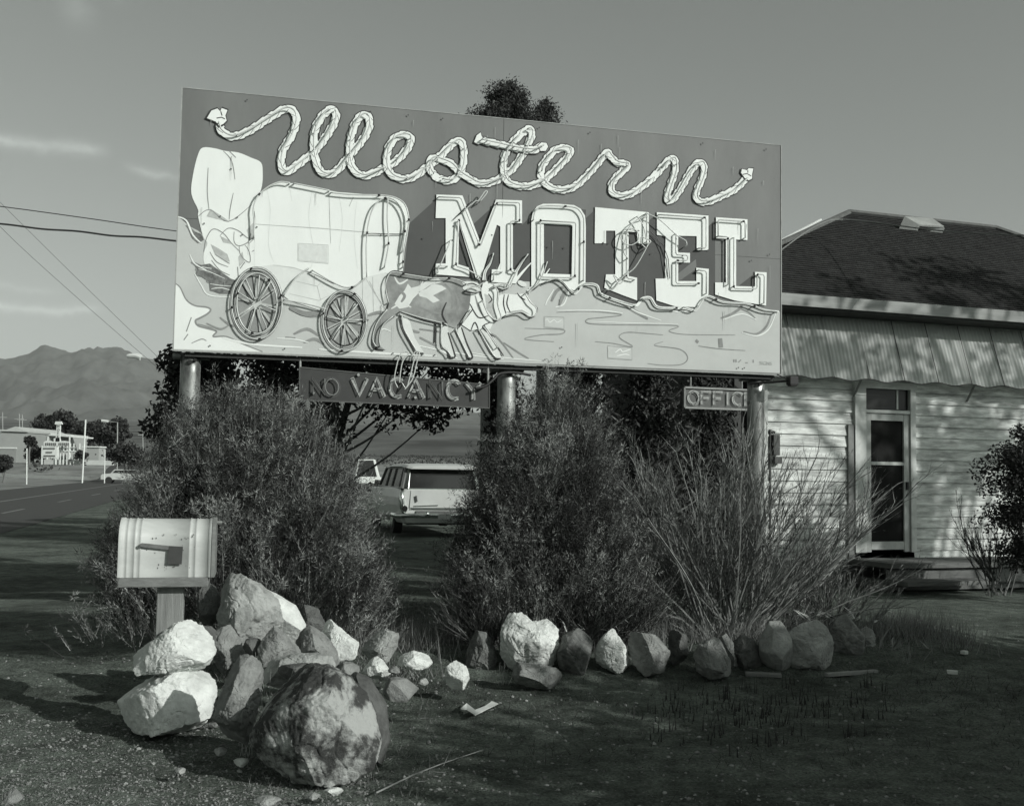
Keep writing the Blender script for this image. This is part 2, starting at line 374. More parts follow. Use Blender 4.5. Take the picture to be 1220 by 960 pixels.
flat('painted_letter_shade', [dark, [(899,326),(877,343),(899,343)]], .0032, 'dark')
flat('painted_light_wedge', [[(829,309),(830,320),(812,333),(806,335),(808,326)]], .0042, 'sky')
slope = [(209.5,338),(215,343),(222,357),(232,364),(246,366),(251,369),(247,374),(238,379),(233,382),(236,388),(250,392),(258,395),(254,401),(270,401),(290,410),(313,419),(207,415.8)]
flat('painted_white_slope', [slope], .0035, 'white')
strokes('painted_slope_outline', [(.018, slope[:-1])]+[(.01, q) for q in ([(228,378),(222,395)],[(219,405),(224,398)],[(228,409),(240,404),(246,406)],[(236,386),(250,390),(258,395)])], .012, .0045, 'mid')
strokes('painted_brush_mark', [(.035, [(228,312),(240,318),(256,322)]),(.06,[(233,320),(250,326),(272,334)]),(.06,[(246,334),(262,338),(282,341)]),(.045,[(250,345),(264,346),(282,350)]),(.03,[(222,268),(232,278),(240,284)]),(.04,[(228,280),(236,283),(242,282)]),
   (.02,[(246,385),(262,392),(272,388)]),(.022,[(262,378),(276,388),(286,384)]),(.03,[(350,398),(366,392),(380,400)]),(.03,[(362,408),(375,404),(386,410)]),(.02,[(340,402),(352,403)]),(.04,[(345,368),(370,376),(395,372)]),(.03,[(475,380),(486,392),(500,396)]),(.02,[(500,402),(520,412)]),(.016,[(500,392),(530,396)]),(.018,[(567,395),(590,400),(612,427)]),(.018,[(600,408),(618,420),(630,427)])], .03, .005, 'mid')
strokes('painted_highlights', [(.016,[(211,258),(222,263),(230,280),(240,290)]),(.012,[(226,303),(232,314),(246,322)]),(.012,[(232,326),(240,340),(250,352),(282,354)]),(.012,[(330,403),(350,404),(368,408)]),(.02,[(265,402),(300,410),(360,414)]),(.018,[(380,416),(440,420),(520,424)]),(.012,[(448,400),(456,392),(466,395)]),(.014,[(500,412),(540,420),(600,428)]),(.01,[(560,420),(600,426),(645,430)]),(.02,[(520,415),(530,420),(545,427)])], .012, .0055, 'white')
# --- rear wagon and its team
rear = [(242,176),(256,177),(268,180),(284,182),(299,188),(311,194),(313,207),(312,222),(307,238),(302,258),(303,290),(304,318),(296,330),(283,338),(268,330),(250,322),(243,313),(243,300),(247,290),(242,282),(236,258),(236,250),(228,231),(230,208),(236,184)]
flat('painted_rear_wagon', [sp(rear)], .0045, 'white')
flat('painted_rear_oxen_shade', [[(251,291),(262,297),(271,303),(274,312),(268,311),(256,303)],[(262,281),(272,286),(276,291),(266,289)],[(294,274),(303,264),(303,286),(297,284)],[(246,258),(251,249),(262,256),(272,263),(262,262)],[(284,306),(289,300),(291,312),(285,318)]], .0056, 'soft')
strokes('painted_rear_wagon_sketch', [[(248,200),(247,228),(249,250)],[(266,180),(276,192),(280,214)],[(273,180),(281,188)],[(278,230),(274,250),(273,262)],[(236,258),(250,250),(272,264),(300,244)],[(243,300),(246,284),(254,273),(266,278),(276,290),(286,300)],[(262,281),(272,272),(284,275),(296,284),(303,280)],[(279,276),(279,288),(285,293),(296,288),(299,278),(296,290),(303,284)],[(285,293),(286,302),(292,310),(298,312),(297,300),(292,292)],[(250,300),(258,312),(272,318)],[(252,310),(262,322),(274,328)],[(283,318),(284,330)],[(292,312),(286,320)],[(300,300),(305,296),(307,286)],[(256,303),(270,312),(274,314)]], .009, .0062, 'mid')
# --- front wagon
wag = thing
cover = [(303,322),(303,290),(304,258),(302.5,246),(308,233),(320,222),(334,217),(352,219),(378,224.5),(402,229),(440,232),(458,233),(474,237),(483,245),(487,262),(485,282),(481,302),(480,323),(462,326),(437,331),(424,342),(412,342),(396,337),(378,328),(366,323),(350,324),(335,340)]
flat('painted_wagon_cover', [cover], .0065, 'white')
body = [(303,318),(330,315),(352,319),(372,326),(396,338),(418,343),(437,330),(461,325),(458,350),(456,372),(438,376),(420,374),(382,370),(345,358),(330,346)]
flat('painted_wagon_box', [body], .0078, 'pale')
strokes('painted_wagon_sketch', [[(325,316),(350,319),(372,326)],[(352,335),(378,341),(382,337)],[(378,341),(382,357)],[(345,350),(380,358),(392,352)],[(440,335),(456,366)],[(444,330),(445,372)],[(432,333),(432,370)],[(436,332),(448,352),(460,368)],[(392,229),(393,262),(394,290)],[(421,235),(416,246)],[(303,267),(380,272),(486,281)],(.005,[(355,290),(391,292),(391,314),(355,311),(355,290)])], .006, .009, 'soft', smooth=False)
strokes('painted_under_shade', [(.05,[(345,366),(365,374),(388,370)]),(.03,[(437,376),(452,372),(463,375)])], .03, .009, 'mid')
flat('painted_patch_shade', [[(356,291),(390,293),(390,313),(356,310)]], .0085, mat('faint_grey_wash', .60, .72, 20))
flat('painted_cover_opening', [[(437,330),(437,290),(440,262),(447,244),(460,236),(474,240),(482,252),(484,268),(480,300),(479,322),(460,325)]], .0083, 'white')
def ell(cx, cy, rx, ry, n=36, a0=0, rot=0):
    out = []
    for i in range(n):
        a = a0+2*math.pi*i/n; x = rx*math.cos(a); y = ry*math.sin(a); c, s = math.cos(rot), math.sin(rot); out.append((cx+x*c-y*s, cy+x*s+y*c))
    return out
def wheel(cx, cy, rx, ry, ns, seed):
    r = random.Random(seed); lay = .0092
    flat('painted_wheel', [ell(cx-2, cy+1, rx+1.5, ry+2)], lay, 'mid')
    mb = MB()
    for k, (q, wd, m) in enumerate(((1.0, .05, 0), (.86, .016, 1), (1.04, .020, 1), (.95, .006, 1))):
        p = SS(ell(cx, cy, rx*q, ry*q)+[ell(cx, cy, rx*q, ry*q)[0]], lay+.0006*(k+1)); ribbon(mb, p, wd, 0, m)
    for k in range(ns):
        a = 2*math.pi*k/ns+.15; e = (cx+rx*.84*math.cos(a), cy+ry*.84*math.sin(a)); c = (cx+rx*.12*math.cos(a), cy+ry*.12*math.sin(a))
        ribbon(mb, SS([c, e], lay+.003), .034, 0, 0)
        ribbon(mb, SS([(c[0]-1.3, c[1]+.9), (e[0]-1.3, e[1]+.9)], lay+.0036), .010, 0, 1)
    mb.prism(SS(ell(cx, cy, rx*.2, ry*.18, 14), lay+.0042), SN*.0006, 0)
    mb.build('painted_spokes', [mat('wheel_grey_paint', .34, .56, 18, rough=.7), paint['line']], bb)
wheel(306, 361.5, 28.5, 41, 10, 1); wheel(410.5, 382, 25, 34.5, 12, 2)
# --- oxen
ox = [(461,329),(469,323.5),(480,325),(496,329),(512,330),(532,329.5),(547,333),(556,338),(563,350),(561,368),(551,384),(545,392),(533,388),(519,384),(503,380),(488,375),(478,372),(469,378),(456,388.5),(452,402),(453,413),(460,417),(446,415),(444,405),(449,385),(460,370),(463,361),(460,348),(459.5,336)]
flat('painted_ox_body', [ox], .0100, mat('ox_hide_paint', .19, .36, 5, rough=.7, contrast=.15))
flat('painted_ox_legs', [[(477,374),(480,390),(488,408),(496,420),(505,420),(494,402),(488,382)],[(526,384),(526,411),(533,417),(535,425),(542,425),(541,419),(534,395),(533,386)],[(542,392),(555,419),(558,427),(563,425),(556,408),(550,389)],[(570,390),(588,424),(597,427),(594,413),(580,388)]], .0104, 'pale')
flat('painted_ox_patches', [[(498,348),(508,344),(516,338),(526,340),(532,344),(524,348),(516,352),(524,358),(516,361),(508,355),(500,353)],[(470,362),(476,352),(482,346),(486,338),(490,343),(498,341),(510,334),(522,332),(528,336),(512,340),(500,348),(492,356),(486,366),(476,368)]], .0108, 'pale')
flat('painted_ox_chest', [[(561,350),(569,348),(575,360),(583,377),(588,384),(584,392),(570,392),(561,394),(549,386),(559,368)]], .0112, 'white')
flat('painted_ox_heads', [[(575,338),(580,335),(587,340),(593,346),(594,362),(597,378),(590,382),(582,374),(576,360),(573,347)],[(594,352),(600,350),(613,351),(626,350),(632,360),(639.5,367.5),(638,375),(632,377.5),(622,372),(613,373),(602,376),(598,379),(594,365)]], .0118, 'white')
flat('painted_ox_face_shade', [[(577,350),(582,352),(588,364),(592,378),(588,380),(580,368)],[(602,372),(613,370),(622,369),(632,375),(622,372),(612,374)]], .0124, 'soft')
earp = [ell(562, 344, 11, 4, 16, rot=.1), ell(598, 341, 10, 3.6, 16, rot=.12), ell(622, 338, 6, 3, 14, rot=.5), ell(560.5, 338, 10, 3, 16, rot=.08)]
flat('painted_ears', earp, .0128, 'pale')
horns = [[(577,334),(578.5,323),(584,314),(588,302)],[(607,341),(614,326),(621,314),(629,303)],[(629,348),(640,339),(647,326),(652,312)],[(613,337),(622,325),(634,312)],[(592,330),(596,314)],[(632,345),(644,335),(655,320)]]
hb = MB()
for h in horns: ribbon(hb, catmull(SS(h, .0132), 5), .042, 0, taper=lambda t: 1.05-t*.9)
hb.build('painted_horns', paint['white'], bb)
strokes('painted_ox_lines', [(.016,q) for q in ([(461,349),(460,336),(463,327),(470,323),(485,326),(512,330),(535,330),(548,334),(556,338)],[(463,361),(460,370),(449,385),(444,405),(447,415),(458,417)],[(470,377),(456,388),(452,402),(453,413)],[(478,371),(503,380),(519,384),(533,388)],[(476,374),(480,391),(490,410),(496,420),(505,421)],[(526,384),(526,411),(533,418),(536,426),(542,425),(541,419),(534,396)],[(542,392),(555,419),(558,427),(563,425),(556,408),(550,390)],[(569,390),(588,424),(597,427)],[(577,388),(592,412),(600,424)],[(563,369),(551,384),(545,392)],[(519,384),(518,408)],[(532,360),(527,374),(533,386)])]
   +[(.012,q) for q in ([(575,338),(573,347),(576,360),(582,374),(590,382),(597,379)],[(588,340),(593,346),(593,362),(598,379)],[(598,379),(602,376),(613,373),(622,372),(632,378),(638,375),(640,367),(632,360),(626,350)],[(601,351),(600,362),(603,374)],[(606,351),(604,362),(608,372)],[(616,349),(621,355),(626,357)],[(582,350),(586,357),(582,361)],[(556,339),(564,338),(574,344)],[(554,346),(562,349),(573,347)],[(590,342),(600,345),(607,342)],[(560,362),(570,378),(582,376)],[(561,394),(566,384),(572,398)],[(584,384),(575,390),(590,402)])]
   +[(.008,[(h[i][0]+1.7, h[i][1]+1) for i in range(len(h))]) for h in horns], .014, .0142, 'line')
# --- thin painted lines on the desert
strokes('painted_desert_lines', [[(663,372),(690,371),(714,371.6),(741,375),(720,378),(701,380),(699,384.4),(714,386.4),(750,387),(807,388),(797,394),(812,398),(849,399),(876,399)],[(709,407),(730,409),(754,413),(738,402),(746,396),(768,397),(790,399)],[(790,407),(780,411.5),(810,416),(819.5,426),(812,434),(790,435),(771.5,433)],[(625,391),(667,392.5),(673,395),(667,398),(645,399),(625,404),(660,407)],(.026,[(919,374),(913,389),(901,398),(886,395)]),(.03,[(859,379),(872,374),(883,366),(883,360)]),(.018,[(883,368),(892,372),(900,379)]),[(832,412),(856,415.4),(888,417.6)],(.035,[(657,359),(664,346),(676,341)]),(.04,[(666,364),(672,350),(676,344)]),(.04,[(740,360),(752,368),(772,380)]),(.035,[(803,369),(818,364),(828,370)]),(.05,[(858,403),(859,414)]),(.03,[(829,405),(832,408)])], .010, .0046, mat('thin_grey_line_paint', .20, .33, 10))
strokes('painted_white_dab', [(.012,[(660,345),(652,358),(650,364)]),(.014,[(678,346),(672,362),(662,366)]),(.012,[(744,362),(760,372),(788,382)]),(.012,[(797,369),(812,372),(832,366)]),(.012,[(861,381),(884,374),(901,381)]),(.014,[(924,374),(916,392),(902,400),(884,396)]),(.012,[(664,370),(714,370),(742,373)]),(.008,[(700,383),(760,385),(808,386)]),(.01,[(733,420),(739,416),(742,419),(751,416)]),(.01,[(735,424),(744,422),(750,423)]),(.006,[(650,382),(652,380),(655,384),(660,381),(664,384),(669,381)])], .012, .0051, 'white')
# --- the sign writer's small signature, mostly worn away
def text_mesh(body, size, o, right, upv, m, name, parent, thick=.001, font_scale=1.0, bold=0.0, spacing=1.0):
    c = bpy.data.curves.new('t', 'FONT'); c.body = body; c.size = size; c.extrude = thick; c.offset = bold; c.space_character = spacing
    to = bpy.data.objects.new('t', c); col.objects.link(to); dg = bpy.context.evaluated_depsgraph_get()
    me = bpy.data.meshes.new_from_object(to.evaluated_get(dg)); bpy.data.objects.remove(to); bpy.data.curves.remove(c)
    n = right.cross(upv).normalized(); me.transform(Matrix.Translation(Vector(o)) @ Matrix(((right.x*font_scale, upv.x, n.x, 0), (right.y*font_scale, upv.y, n.y, 0), (right.z*font_scale, upv.z, n.z, 0), (0,0,0,1))))
    me.materials.clear(); me.materials.append(m); me.name = name
    return link(name, me, parent)
UPZ = Vector((0, 0, 1))
text_mesh('SIGNS', .055, S(905, 434.4, .0052), ST, UPZ, paint['soft'], 'painted_signature', bb, .0004)
strokes('painted_signature_remains', [[(874.5,428),(874.7,431.5)],[(877,428),(877.2,431.5)],[(880,431.5),(883,428.5)],[(888,432),(891,432)],[(897.5,428.5),(897.7,432)]], .010, .0052, 'mid', smooth=False)
# --- rope lettering
W1 = [(261,147),(264,156),(274,162.5),(286,161),(300.5,154),(315,144.5),(328.5,136),(340,130),(349,132),(353,141),(350.5,154),(345,166),(338,177),(335,189),(336,200),(341.5,205),(351,199),(363,190),(373,182),(382.5,171),(392,157.5),(399,144.5),(400,135),(395,130.5),(386,136),(378,148),(374,161),(373.5,175.6),(376,190),(381,203),(390,208),(400.5,204),(409,195),(415,187),(424.6,176),(434.4,163),(440,150),(439,140),(433,137),(424.6,145),(419,159.5),(416.4,174),(417,190),(422,203),(433,209.5),(446,206),(457,200.5),(469,194),(480,184),(488,172.6),(489,164),(483,161),(472,163.6),(464,174),(460.6,187),(461.5,200.5),(469,210),(482,213.6),(495,209.5),(506.5,201),(516,194),(528,182.5),(538,172.6),(546,167.7),(551.6,172.6),(552.5,184),(551.6,195.6),(547.5,207),(537.7,215),(524.6,213.6),(514.8,206),(511.5,196),(516.4,188.5),(526,190.7),(537.7,195.6),(547.5,205.4),(559,212.8),(570.5,218.5),(583.6,217.7),(597,212),(611,200.7),(620.6,187.5),(629,172.8),(633.8,160),(631,154),(623,158),(612.5,168),(604,179),(600,192.5),(600,205.6),(604,215.4),(614,221),(629,222),(642,218),(655,209),(666.5,197.4),(677,186),(679.5,179),(673,176.5),(661.6,179),(652,189),(645,200.7),(645.5,212),(653.4,222),(665,226),(678,225),(689.5,218.7),(702.6,205.6),(714,192.5),(723,182),(728,187),(735.4,194),(747.5,196),(744,202),(735.4,210),(729,219),(729,228.5),(738.7,233.4),(752,230.7),(767.5,220.7),(780.7,209),(790.5,197.7),(800,189),(804.4,193),(803.6,206),(798.7,220.7),(794.6,233.8),(796.5,239.5),(803.6,235.4),(813.4,220.7),(821.6,206),(829.5,196),(835.9,194),(838.9,201),(836.4,212.5),(831.5,224),(829,234),(833.5,240),(844.6,240),(859.3,233.8),(875.7,225.6),(888.5,213.5)]
W2 = [(573,167.5),(584.6,170),(601,173.6),(617,177),(634,179),(642,176),(646.5,174)]
def rope(pts, base, name):
    C = catmull(SS(pts, base), 6)
    # resample evenly
    out = [C[0]]; acc = 0; step = .0145
    for a, b in zip(C, C[1:]):
        d = (b-a).length; 
        while acc+d >= step:
            a = a+(b-a)*((step-acc)/d) if d > 0 else b; out.append(a.copy()); d = (b-a).length; acc = 0
        acc += d
    mb = MB(); L = len(out)
    side = []
    for i in range(L):
        d = (out[min(i+1,L-1)]-out[max(i-1,0)]).normalized(); side.append((d.cross(SN), d))
    P = 7  # points per strand of the twist
    def band(w, lift, m, scal):
        vs = []
        for i in range(L):
            s, d = side[i]; z = (i*.00000)
            # loops pass over themselves: later strokes lie a hair higher
            zz = lift+.0022*i/L
            wa = w*(1+scal*((i % P)/P-.5)); wb = w*(1+scal*(((i+3) % P)/P-.5))
            vs += [out[i]+s*wa+SN*zz, out[i]-s*wb+SN*zz]
        mb.add(vs, [(2*i, 2*i+1, 2*i+3, 2*i+2) for i in range(L-1)], m)
    band(.049, 0, 1, .26); band(.0385, .0004, 0, .32)
    for i in range(2, L-P, P):      # lay of the rope
        s, d = side[i]; zz = .0008+.0022*i/L
        for q, sg in ((0, 1), (3, -1)) if i % 2 else ((0, 1),):
            j = min(i+q, L-6); a = out[j]+side[j][0]*sg*.040; b = out[min(j+5, L-1)]+side[min(j+5,L-1)][0]*sg*.006
            ribbon(mb, [a+SN*zz, a.lerp(b, .5)+side[j][0]*sg*.004+SN*zz, b+SN*zz], .0045, 0, 1)
    o = mb.build(name, [paint['white'], paint['line']], bb); return C
c1 = rope(W1, .005, 'painted_rope_lettering'); c2 = rope(W2, .0105, 'painted_rope_crossbar')
knots = [[(261,150),(257,145),(246.5,141),(252,132),(259,129.5),(262.5,133),(264,129),(271,131.5),(268.5,138),(270,144),(266,148)], [(577,170),(570,172),(565,169.5),(568,161.5),(572.5,158),(574,163),(581,167)], [(887.5,212.5),(883,206),(884,201.5),(890,203),(892,200.5),(897.5,201),(896,208),(896,213),(892,215)], [(644,180),(641,173.5),(645,170),(651,170.5),(653,175),(650,180)]]
for k in knots:
    kb = MB(); cx = sum(p[0] for p in k)/len(k); cy = sum(p[1] for p in k)/len(k)
    kb.prism(SS([(cx+(x-cx)*1.16, cy+(y-cy)*1.18) for x, y in k], .0134), SN*.0004, 1); kb.prism(SS(k, .0140), SN*.0005, 0); kb.build('painted_rope_end', [paint['white'], paint['line']], bb)
kb = MB()
for q in ([(258,141),(264,140),(268,142)],[(572,168),(576,164)],[(885,208),(890,207),(895,210)],[(263,133),(264.5,138)],[(891,203),(891,206)]): ribbon(kb, SS(q, .0152), .010, 0, 1)
kb.build('painted_rope_knot_lines', [paint['white'], paint['line']], bb)
# --- block letters
LET = {
 'M': [(520,232),(551,233),(572,288),(591,238),(622,239),(622,266),(611,266),(611,321),(617,322),(615,338),(585,336),(586,321),(596,321),(596,270),(592,268),(572,334),(567,332),(547,266),(546,315),(559,319),(559,330),(519,327),(519,314),(531,314),(531,260),(519,260)],
 'T': [(709,247),(773,253),(773,291),(759,290),(759,277),(749,276),(749,329),(759,331),(759,358),(740,351),(720,343),(722,327),(733,327),(733,275),(722,275),(722,290),(708.5,290)],
 'E': [(782.6,253),(844,257),(844,298),(830,298.5),(830,281.5),(808,281),(808,301),(822,301.5),(822,313),(808,313),(808,335),(829.6,335),(829.6,319),(844.4,320.5),(844,351),(829,366),(804,365),(782,358),(781,332),(792,332),(793,281.5),(782.6,280)],
 'L': [(853,259),(890.5,261.5),(890.5,286),(877,285.6),(877,341),(899.5,341.5),(899.5,324),(913.4,324.6),(912.7,364),(893,361),(875,358),(852,351),(852,336.6),(864.8,336.6),(864.8,284.6),(853,284)],
}
Oo = [(633,262),(635,252),(640,246),(647,243),(665,243),(684,244.5),(692,249),(697,257),(698,270),(697.5,337),(694,340),(686,348),(680,344),(671,337),(662,333),(650,336),(633,341)]
Oi = [(648,267),(682,269),(681,327),(648,326)]
def letter(ch, poly, hole=None):
    mb = MB(); off = .0148
    if hole:
        P = [Vector(p) for p in SS(poly, off)]; H = [Vector(p) for p in SS(hole, off)]; tri = tessellate_polygon([P, H]); mb.add(P+H, [tuple(t) for t in tri])
    else: mb.prism(SS(poly, off-.001), SN*.001)
    return mb.build('painted_letter', paint['white'], bb)
letO = {}
for ch, poly in LET.items(): letO[ch] = letter(ch, poly)
letO['O'] = letter('O', Oo, Oi)
shw = []                      # thin dark left edge of each letter
for ch, poly in list(LET.items())+[('O', Oo)]:
    n = len(poly); loop = list(poly)
    for i in range(n):
        a, b = poly[i], poly[(i+1)%n]
        if abs(b[1]-a[1]) > 6 and ((b[1] < a[1])) : shw.append([(a[0]-.9, a[1]), (b[0]-.9, b[1])])
for q in shw: strokes('painted_letter_edge', [q], .012, .0044, 'line', smooth=False)
# --- neon: glass tube on standoffs
glass = mat('milky_neon_glass', .62, .50, 14, rough=.25, spec=.5)
black = mat('blacked_out_tube', .02, rough=.5)
TO = .052
def neon(lines, name='neon_tube', r=.0075, off=TO, smooth=False, k=5, parent=None, stand=True, m=None):
    for ln in lines:
        mb = MB()
        p = SS(ln, off); p = catmull(p, k) if smooth else p
        if not smooth:     # soften the corners
            q = [p[0]]
            for a, b, c in zip(p, p[1:], p[2:]):
                la = min(.02, (b-a).length*.4); lc = min(.02, (c-b).length*.4)
                q += [b+(a-b).normalized()*la, b+((a-b).normalized()*la+(c-b).normalized()*lc)*.3, b+(c-b).normalized()*lc]
            p = q+[p[-1]]
        mb.tube([p[0]-SN*(off-.012)]+p+[p[-1]-SN*(off-.012)], r, 6)
        if stand:
            acc = 0
            for a, b in zip(p, p[1:]):
                acc += (b-a).length
                if acc > .42: acc = 0; mb.tube([b-SN*.008, b-SN*(off-.004)], .006, 5, 1); mb.tube([b+(a-b).normalized()*.012, b-(a-b).normalized()*.012], r+.003, 6, 1)
        mb.build(name, [m or glass, black], parent or bb, smooth=True)
def inset(poly, d, closed=True):
    n = len(poly); out = []; area = sum(poly[i][0]*poly[(i+1)%n][1]-poly[(i+1)%n][0]*poly[i][1] for i in range(n))
    sg = 1 if area > 0 else -1
    for i in range(n):
        a = Vector(poly[i-1]); b = Vector(poly[i]); c = Vector(poly[(i+1)%n]); d1 = (b-a).normalized(); d2 = (c-b).normalized()
        n1 = Vector((-d1.y, d1.x))*sg; n2 = Vector((-d2.y, d2.x))*sg; bis = n1+n2
        bis = bis/bis.length*min(d/max(.35, bis.normalized().dot(n1)), d*2.2) if bis.length > .01 else n1*d
        out.append((b.x+bis.x, b.y+bis.y))
    return out
iM = inset(LET['M'], 2.6); neon([iM[0:9], iM[10:13], iM[16:20]+[(573,330)], iM[21:24]], parent=letO['M'])
iE = inset(LET['E'], 2.6); neon([iE[0:4], iE[5:12], iE[12:15]], parent=letO['E'])
iL = inset(LET['L'], 2.6); neon([[iL[-1]]+iL[0:3], iL[3:9], [iL[13], iL[14], iL[15]]], parent=letO['L'])
iT = inset(LET['T'], 2.6); neon([iT[1:3], iT[4:8]], parent=letO['T'])
iO = inset(Oo, 2.4); neon([catmull([Vector((x,y,0)) for x, y in iO[0:10]], 3) and [(v.x, v.y) for v in catmull([Vector((x,y,0)) for x, y in iO[0:10]], 3)]+[(695,334)]], parent=letO['O'])
neon([inset(Oi, -2.6)+[inset(Oi, -2.6)[0]]], parent=letO['O'])
def part2(pts, a, b): n = len(pts); return pts[int(a*n):int(b*n)]
def neon_c(C, name='neon_tube'):
    mb = MB(); p = [q+SN*(TO-.006) for q in C[::2]]
    mb.tube([p[0]-SN*.03]+p+[p[-1]-SN*.03], .0075, 6)
    for i in range(8, len(p), 22): mb.tube([p[i]-SN*.006, p[i]-SN*(TO-.014)], .006, 5, 1)
    mb.build(name, [glass, black], bb, smooth=True)
N1 = len(c1)
for a, b in ((0.0,.16),(.165,.33),(.335,.49),(.495,.60),(.605,.72),(.725,.85),(.855,1.0)): neon_c(c1[int(a*N1):int(b*N1)])
neon_c(c2)
neon([[(302.5,282),(302.5,262),(302,248),(307,234),(319,223),(333,217),(345,218)],[(350,218.5),(378,224),(392,227)],[(394,229.5),(420,232),(458,233),(474,237),(483,245),(487,262),(484,284),(481,300),(480,318)]], smooth=True)
neon([[(437,330),(436.5,290),(440,262),(447,244),(459,236),(472,240),(481,254),(483,270),(479,300)],[(462,236),(461.5,262),(463,290),(458,318)],[(421,342),(430,336),(437,330)],[(368,319),(352,332),(338,352)],[(372,322),(396,336),(410,342),(421,342)],[(338,357),(365,362),(388,368)]], smooth=True)
neon([ell(306,361.5,30,42.5,28)+[(336,361.5)], ell(306,361.5,24,36,28)+[(330,361.5)], ell(410.5,382,26,36,26)+[(436.5,382)]], smooth=True, k=2)
neon([[(306-24*math.cos(a),361.5-34*math.sin(a)),(306-5*math.cos(a),361.5-6*math.sin(a))] for a in (.4,1.0,1.7,2.3,3.4,4.2,5.1,5.8)]+[[(410.5-21*math.cos(a),382-29*math.sin(a)),(410.5-4*math.cos(a),382-5*math.sin(a))] for a in (.2,.9,1.6,2.4,3.1,3.9,4.7,5.5)], r=.006, stand=False)
neon([[(463,360),(460,348),(460,335),(467,324.5),(485,327),(512,331),(540,332),(556,338)],[(461,369),(449,385),(444,404),(449,414)],[(468,377),(456,388),(452,402),(453,412)],[(477,371),(503,379),(532,386)],[(479,376),(481,391),(492,411),(497,419)],[(526,386),(526,410),(534,419),(537,424)],[(543,393),(556,420),(560,426)],[(570,392),(588,423),(596,426)],[(577,390),(593,414)],[(561,369),(551,384)]], smooth=True, r=.0065)
neon([[(626,350),(632,360),(639,367),(638,375),(631,377),(622,372),(612,373),(602,376)],[(588,341),(593,347),(593,363),(597,378),(590,381),(581,373),(575,358)],[(556,345),(566,341),(574,345),(566,348),(556,346)],[(588,343),(600,338),(607,341),(598,345)]]+horns[:3], smooth=True, r=.0065, stand=False)
neon([[(650,336),(662,332),(671,336),(680,346),(686,348),(696,338),(711,340),(716,350),(735,358),(757,364)],[(765,356),(775,355),(781,364),(790,367),(806,367)],[(815,366),(829,369),(842,353),(862,360),(890,362),(910,369),(926,371)]], smooth=True)
strokes('painted_mountain_line', [(.03,[(640,337),(652,335),(662,332),(671,336),(680,346),(686,349),(696,339),(711,340),(716,350),(735,358),(757,364),(765,356),(775,355),(781,364),(790,367),(815,367),(829,369),(842,353),(862,360),(890,362),(910,369),(928,371)])], .03, .0158, 'white')
# --- broken neon hanging loose
neon([[(770,254),(786,262),(806,280),(817,287),(818,293)],[(770,258),(759,262),(749,272),(744,290),(743,300),(748,308)],[(773,290),(757,318),(742,330),(731,344),(722,345)],[(744,274),(752,272),(760,277),(760,287),(752,292),(744,290),(740,283),(744,274)],[(772,291),(775,287),(764,283),(764,290),(770,296)],[(759,258),(766,268),(771,290)],[(738,333),(731,328),(738,338),(746,330)],[(519,328),(528,308),(537,286)],[(552,252),(566,240),(570,239),(578,228),(580,230),(572,240)]], smooth=True, r=.006, off=.085, stand=False)
wr = MB()
for q in ([(773,274),(783,284),(790,300),(795,330)],[(775,280),(790,292),(796,308)],[(796,308),(798,332)],[(562,240),(540,262)],[(437,279),(480,279)]): wr.tube(SS(q, .03), .004, 5)
wr.build('loose_wire', black, bb)
nb = MB()          # nail heads, old fixing holes
for k in range(46):
    x = rnd.uniform(.1, LW-.1); z = rnd.choice([Z0+.05, hm_-.04, hm_+.04, Z1-.06, rnd.uniform(Z0, Z1)]); c = SA+ST*x+Vector((0,0,z))+SN*.0165
    nb.prism([c+(ST*math.cos(a)+UPZ*math.sin(a))*.008 for a in [i*math.pi/3 for i in range(6)]], SN*.002)
nb.build('nail_head', mat('rusty_nail', .06, .1, 30), bb); bpy.data.objects['nail_head']['kind'] = 'stuff'
# --- posts
pipe = mat('galvanised_pipe', .10, .42, 7, rough=.42, metal=.55, bump=.15, stretch=(1,1,.35), contrast=.16)
for px, zt in ((226.5, 2.69), (603.5, 2.69), (900.5, 2.69)):
    u = S(px, 450, -.17); mb = MB(); r = .095 if px < 800 else .092
    c = Vector((u.x, u.y, 0)); n = 24; vs = []
    for z in (-.2, 1.3, 2.5, zt):
        for k in range(n): t = 2*math.pi*k/n; vs.append(c+Vector((math.cos(t)*r, math.sin(t)*r, z)))
    mb.add(vs, [(i*n+k, i*n+(k+1)%n, (i+1)*n+(k+1)%n, (i+1)*n+k) for i in range(3) for k in range(n)]+[tuple(3*n+k for k in range(n))])
    mb.box(c+Vector((.0,.02,2.66)), .34, .12, .05, (ST, SN, UPZ))
    p = mb.build('post', pipe, bb, smooth=False)
    for f in p.data.polygons: f.use_smooth = len(f.vertices) == 4 and abs(f.normal.z) < .5
    bz = MB(); bz.tube([c-SN*0+Vector((0,0,2.60))+SN*.09, c+Vector((0,0,2.60))+SN*.115], .022, 8); bz.tube([c+Vector((.05,0,2.62))+SN*.08, c+Vector((.05,0,2.62))+SN*.11], .014, 8)
    bz.build('bolt', black, p)
# long beam under the sign between the posts
mb = MB(); planebox(mb, .1, LW-.05, Z0-.055, Z0-.016, -.14, -.04); mb.build('lower_beam', mat('dark_steel', .04, .07, 10), bb)
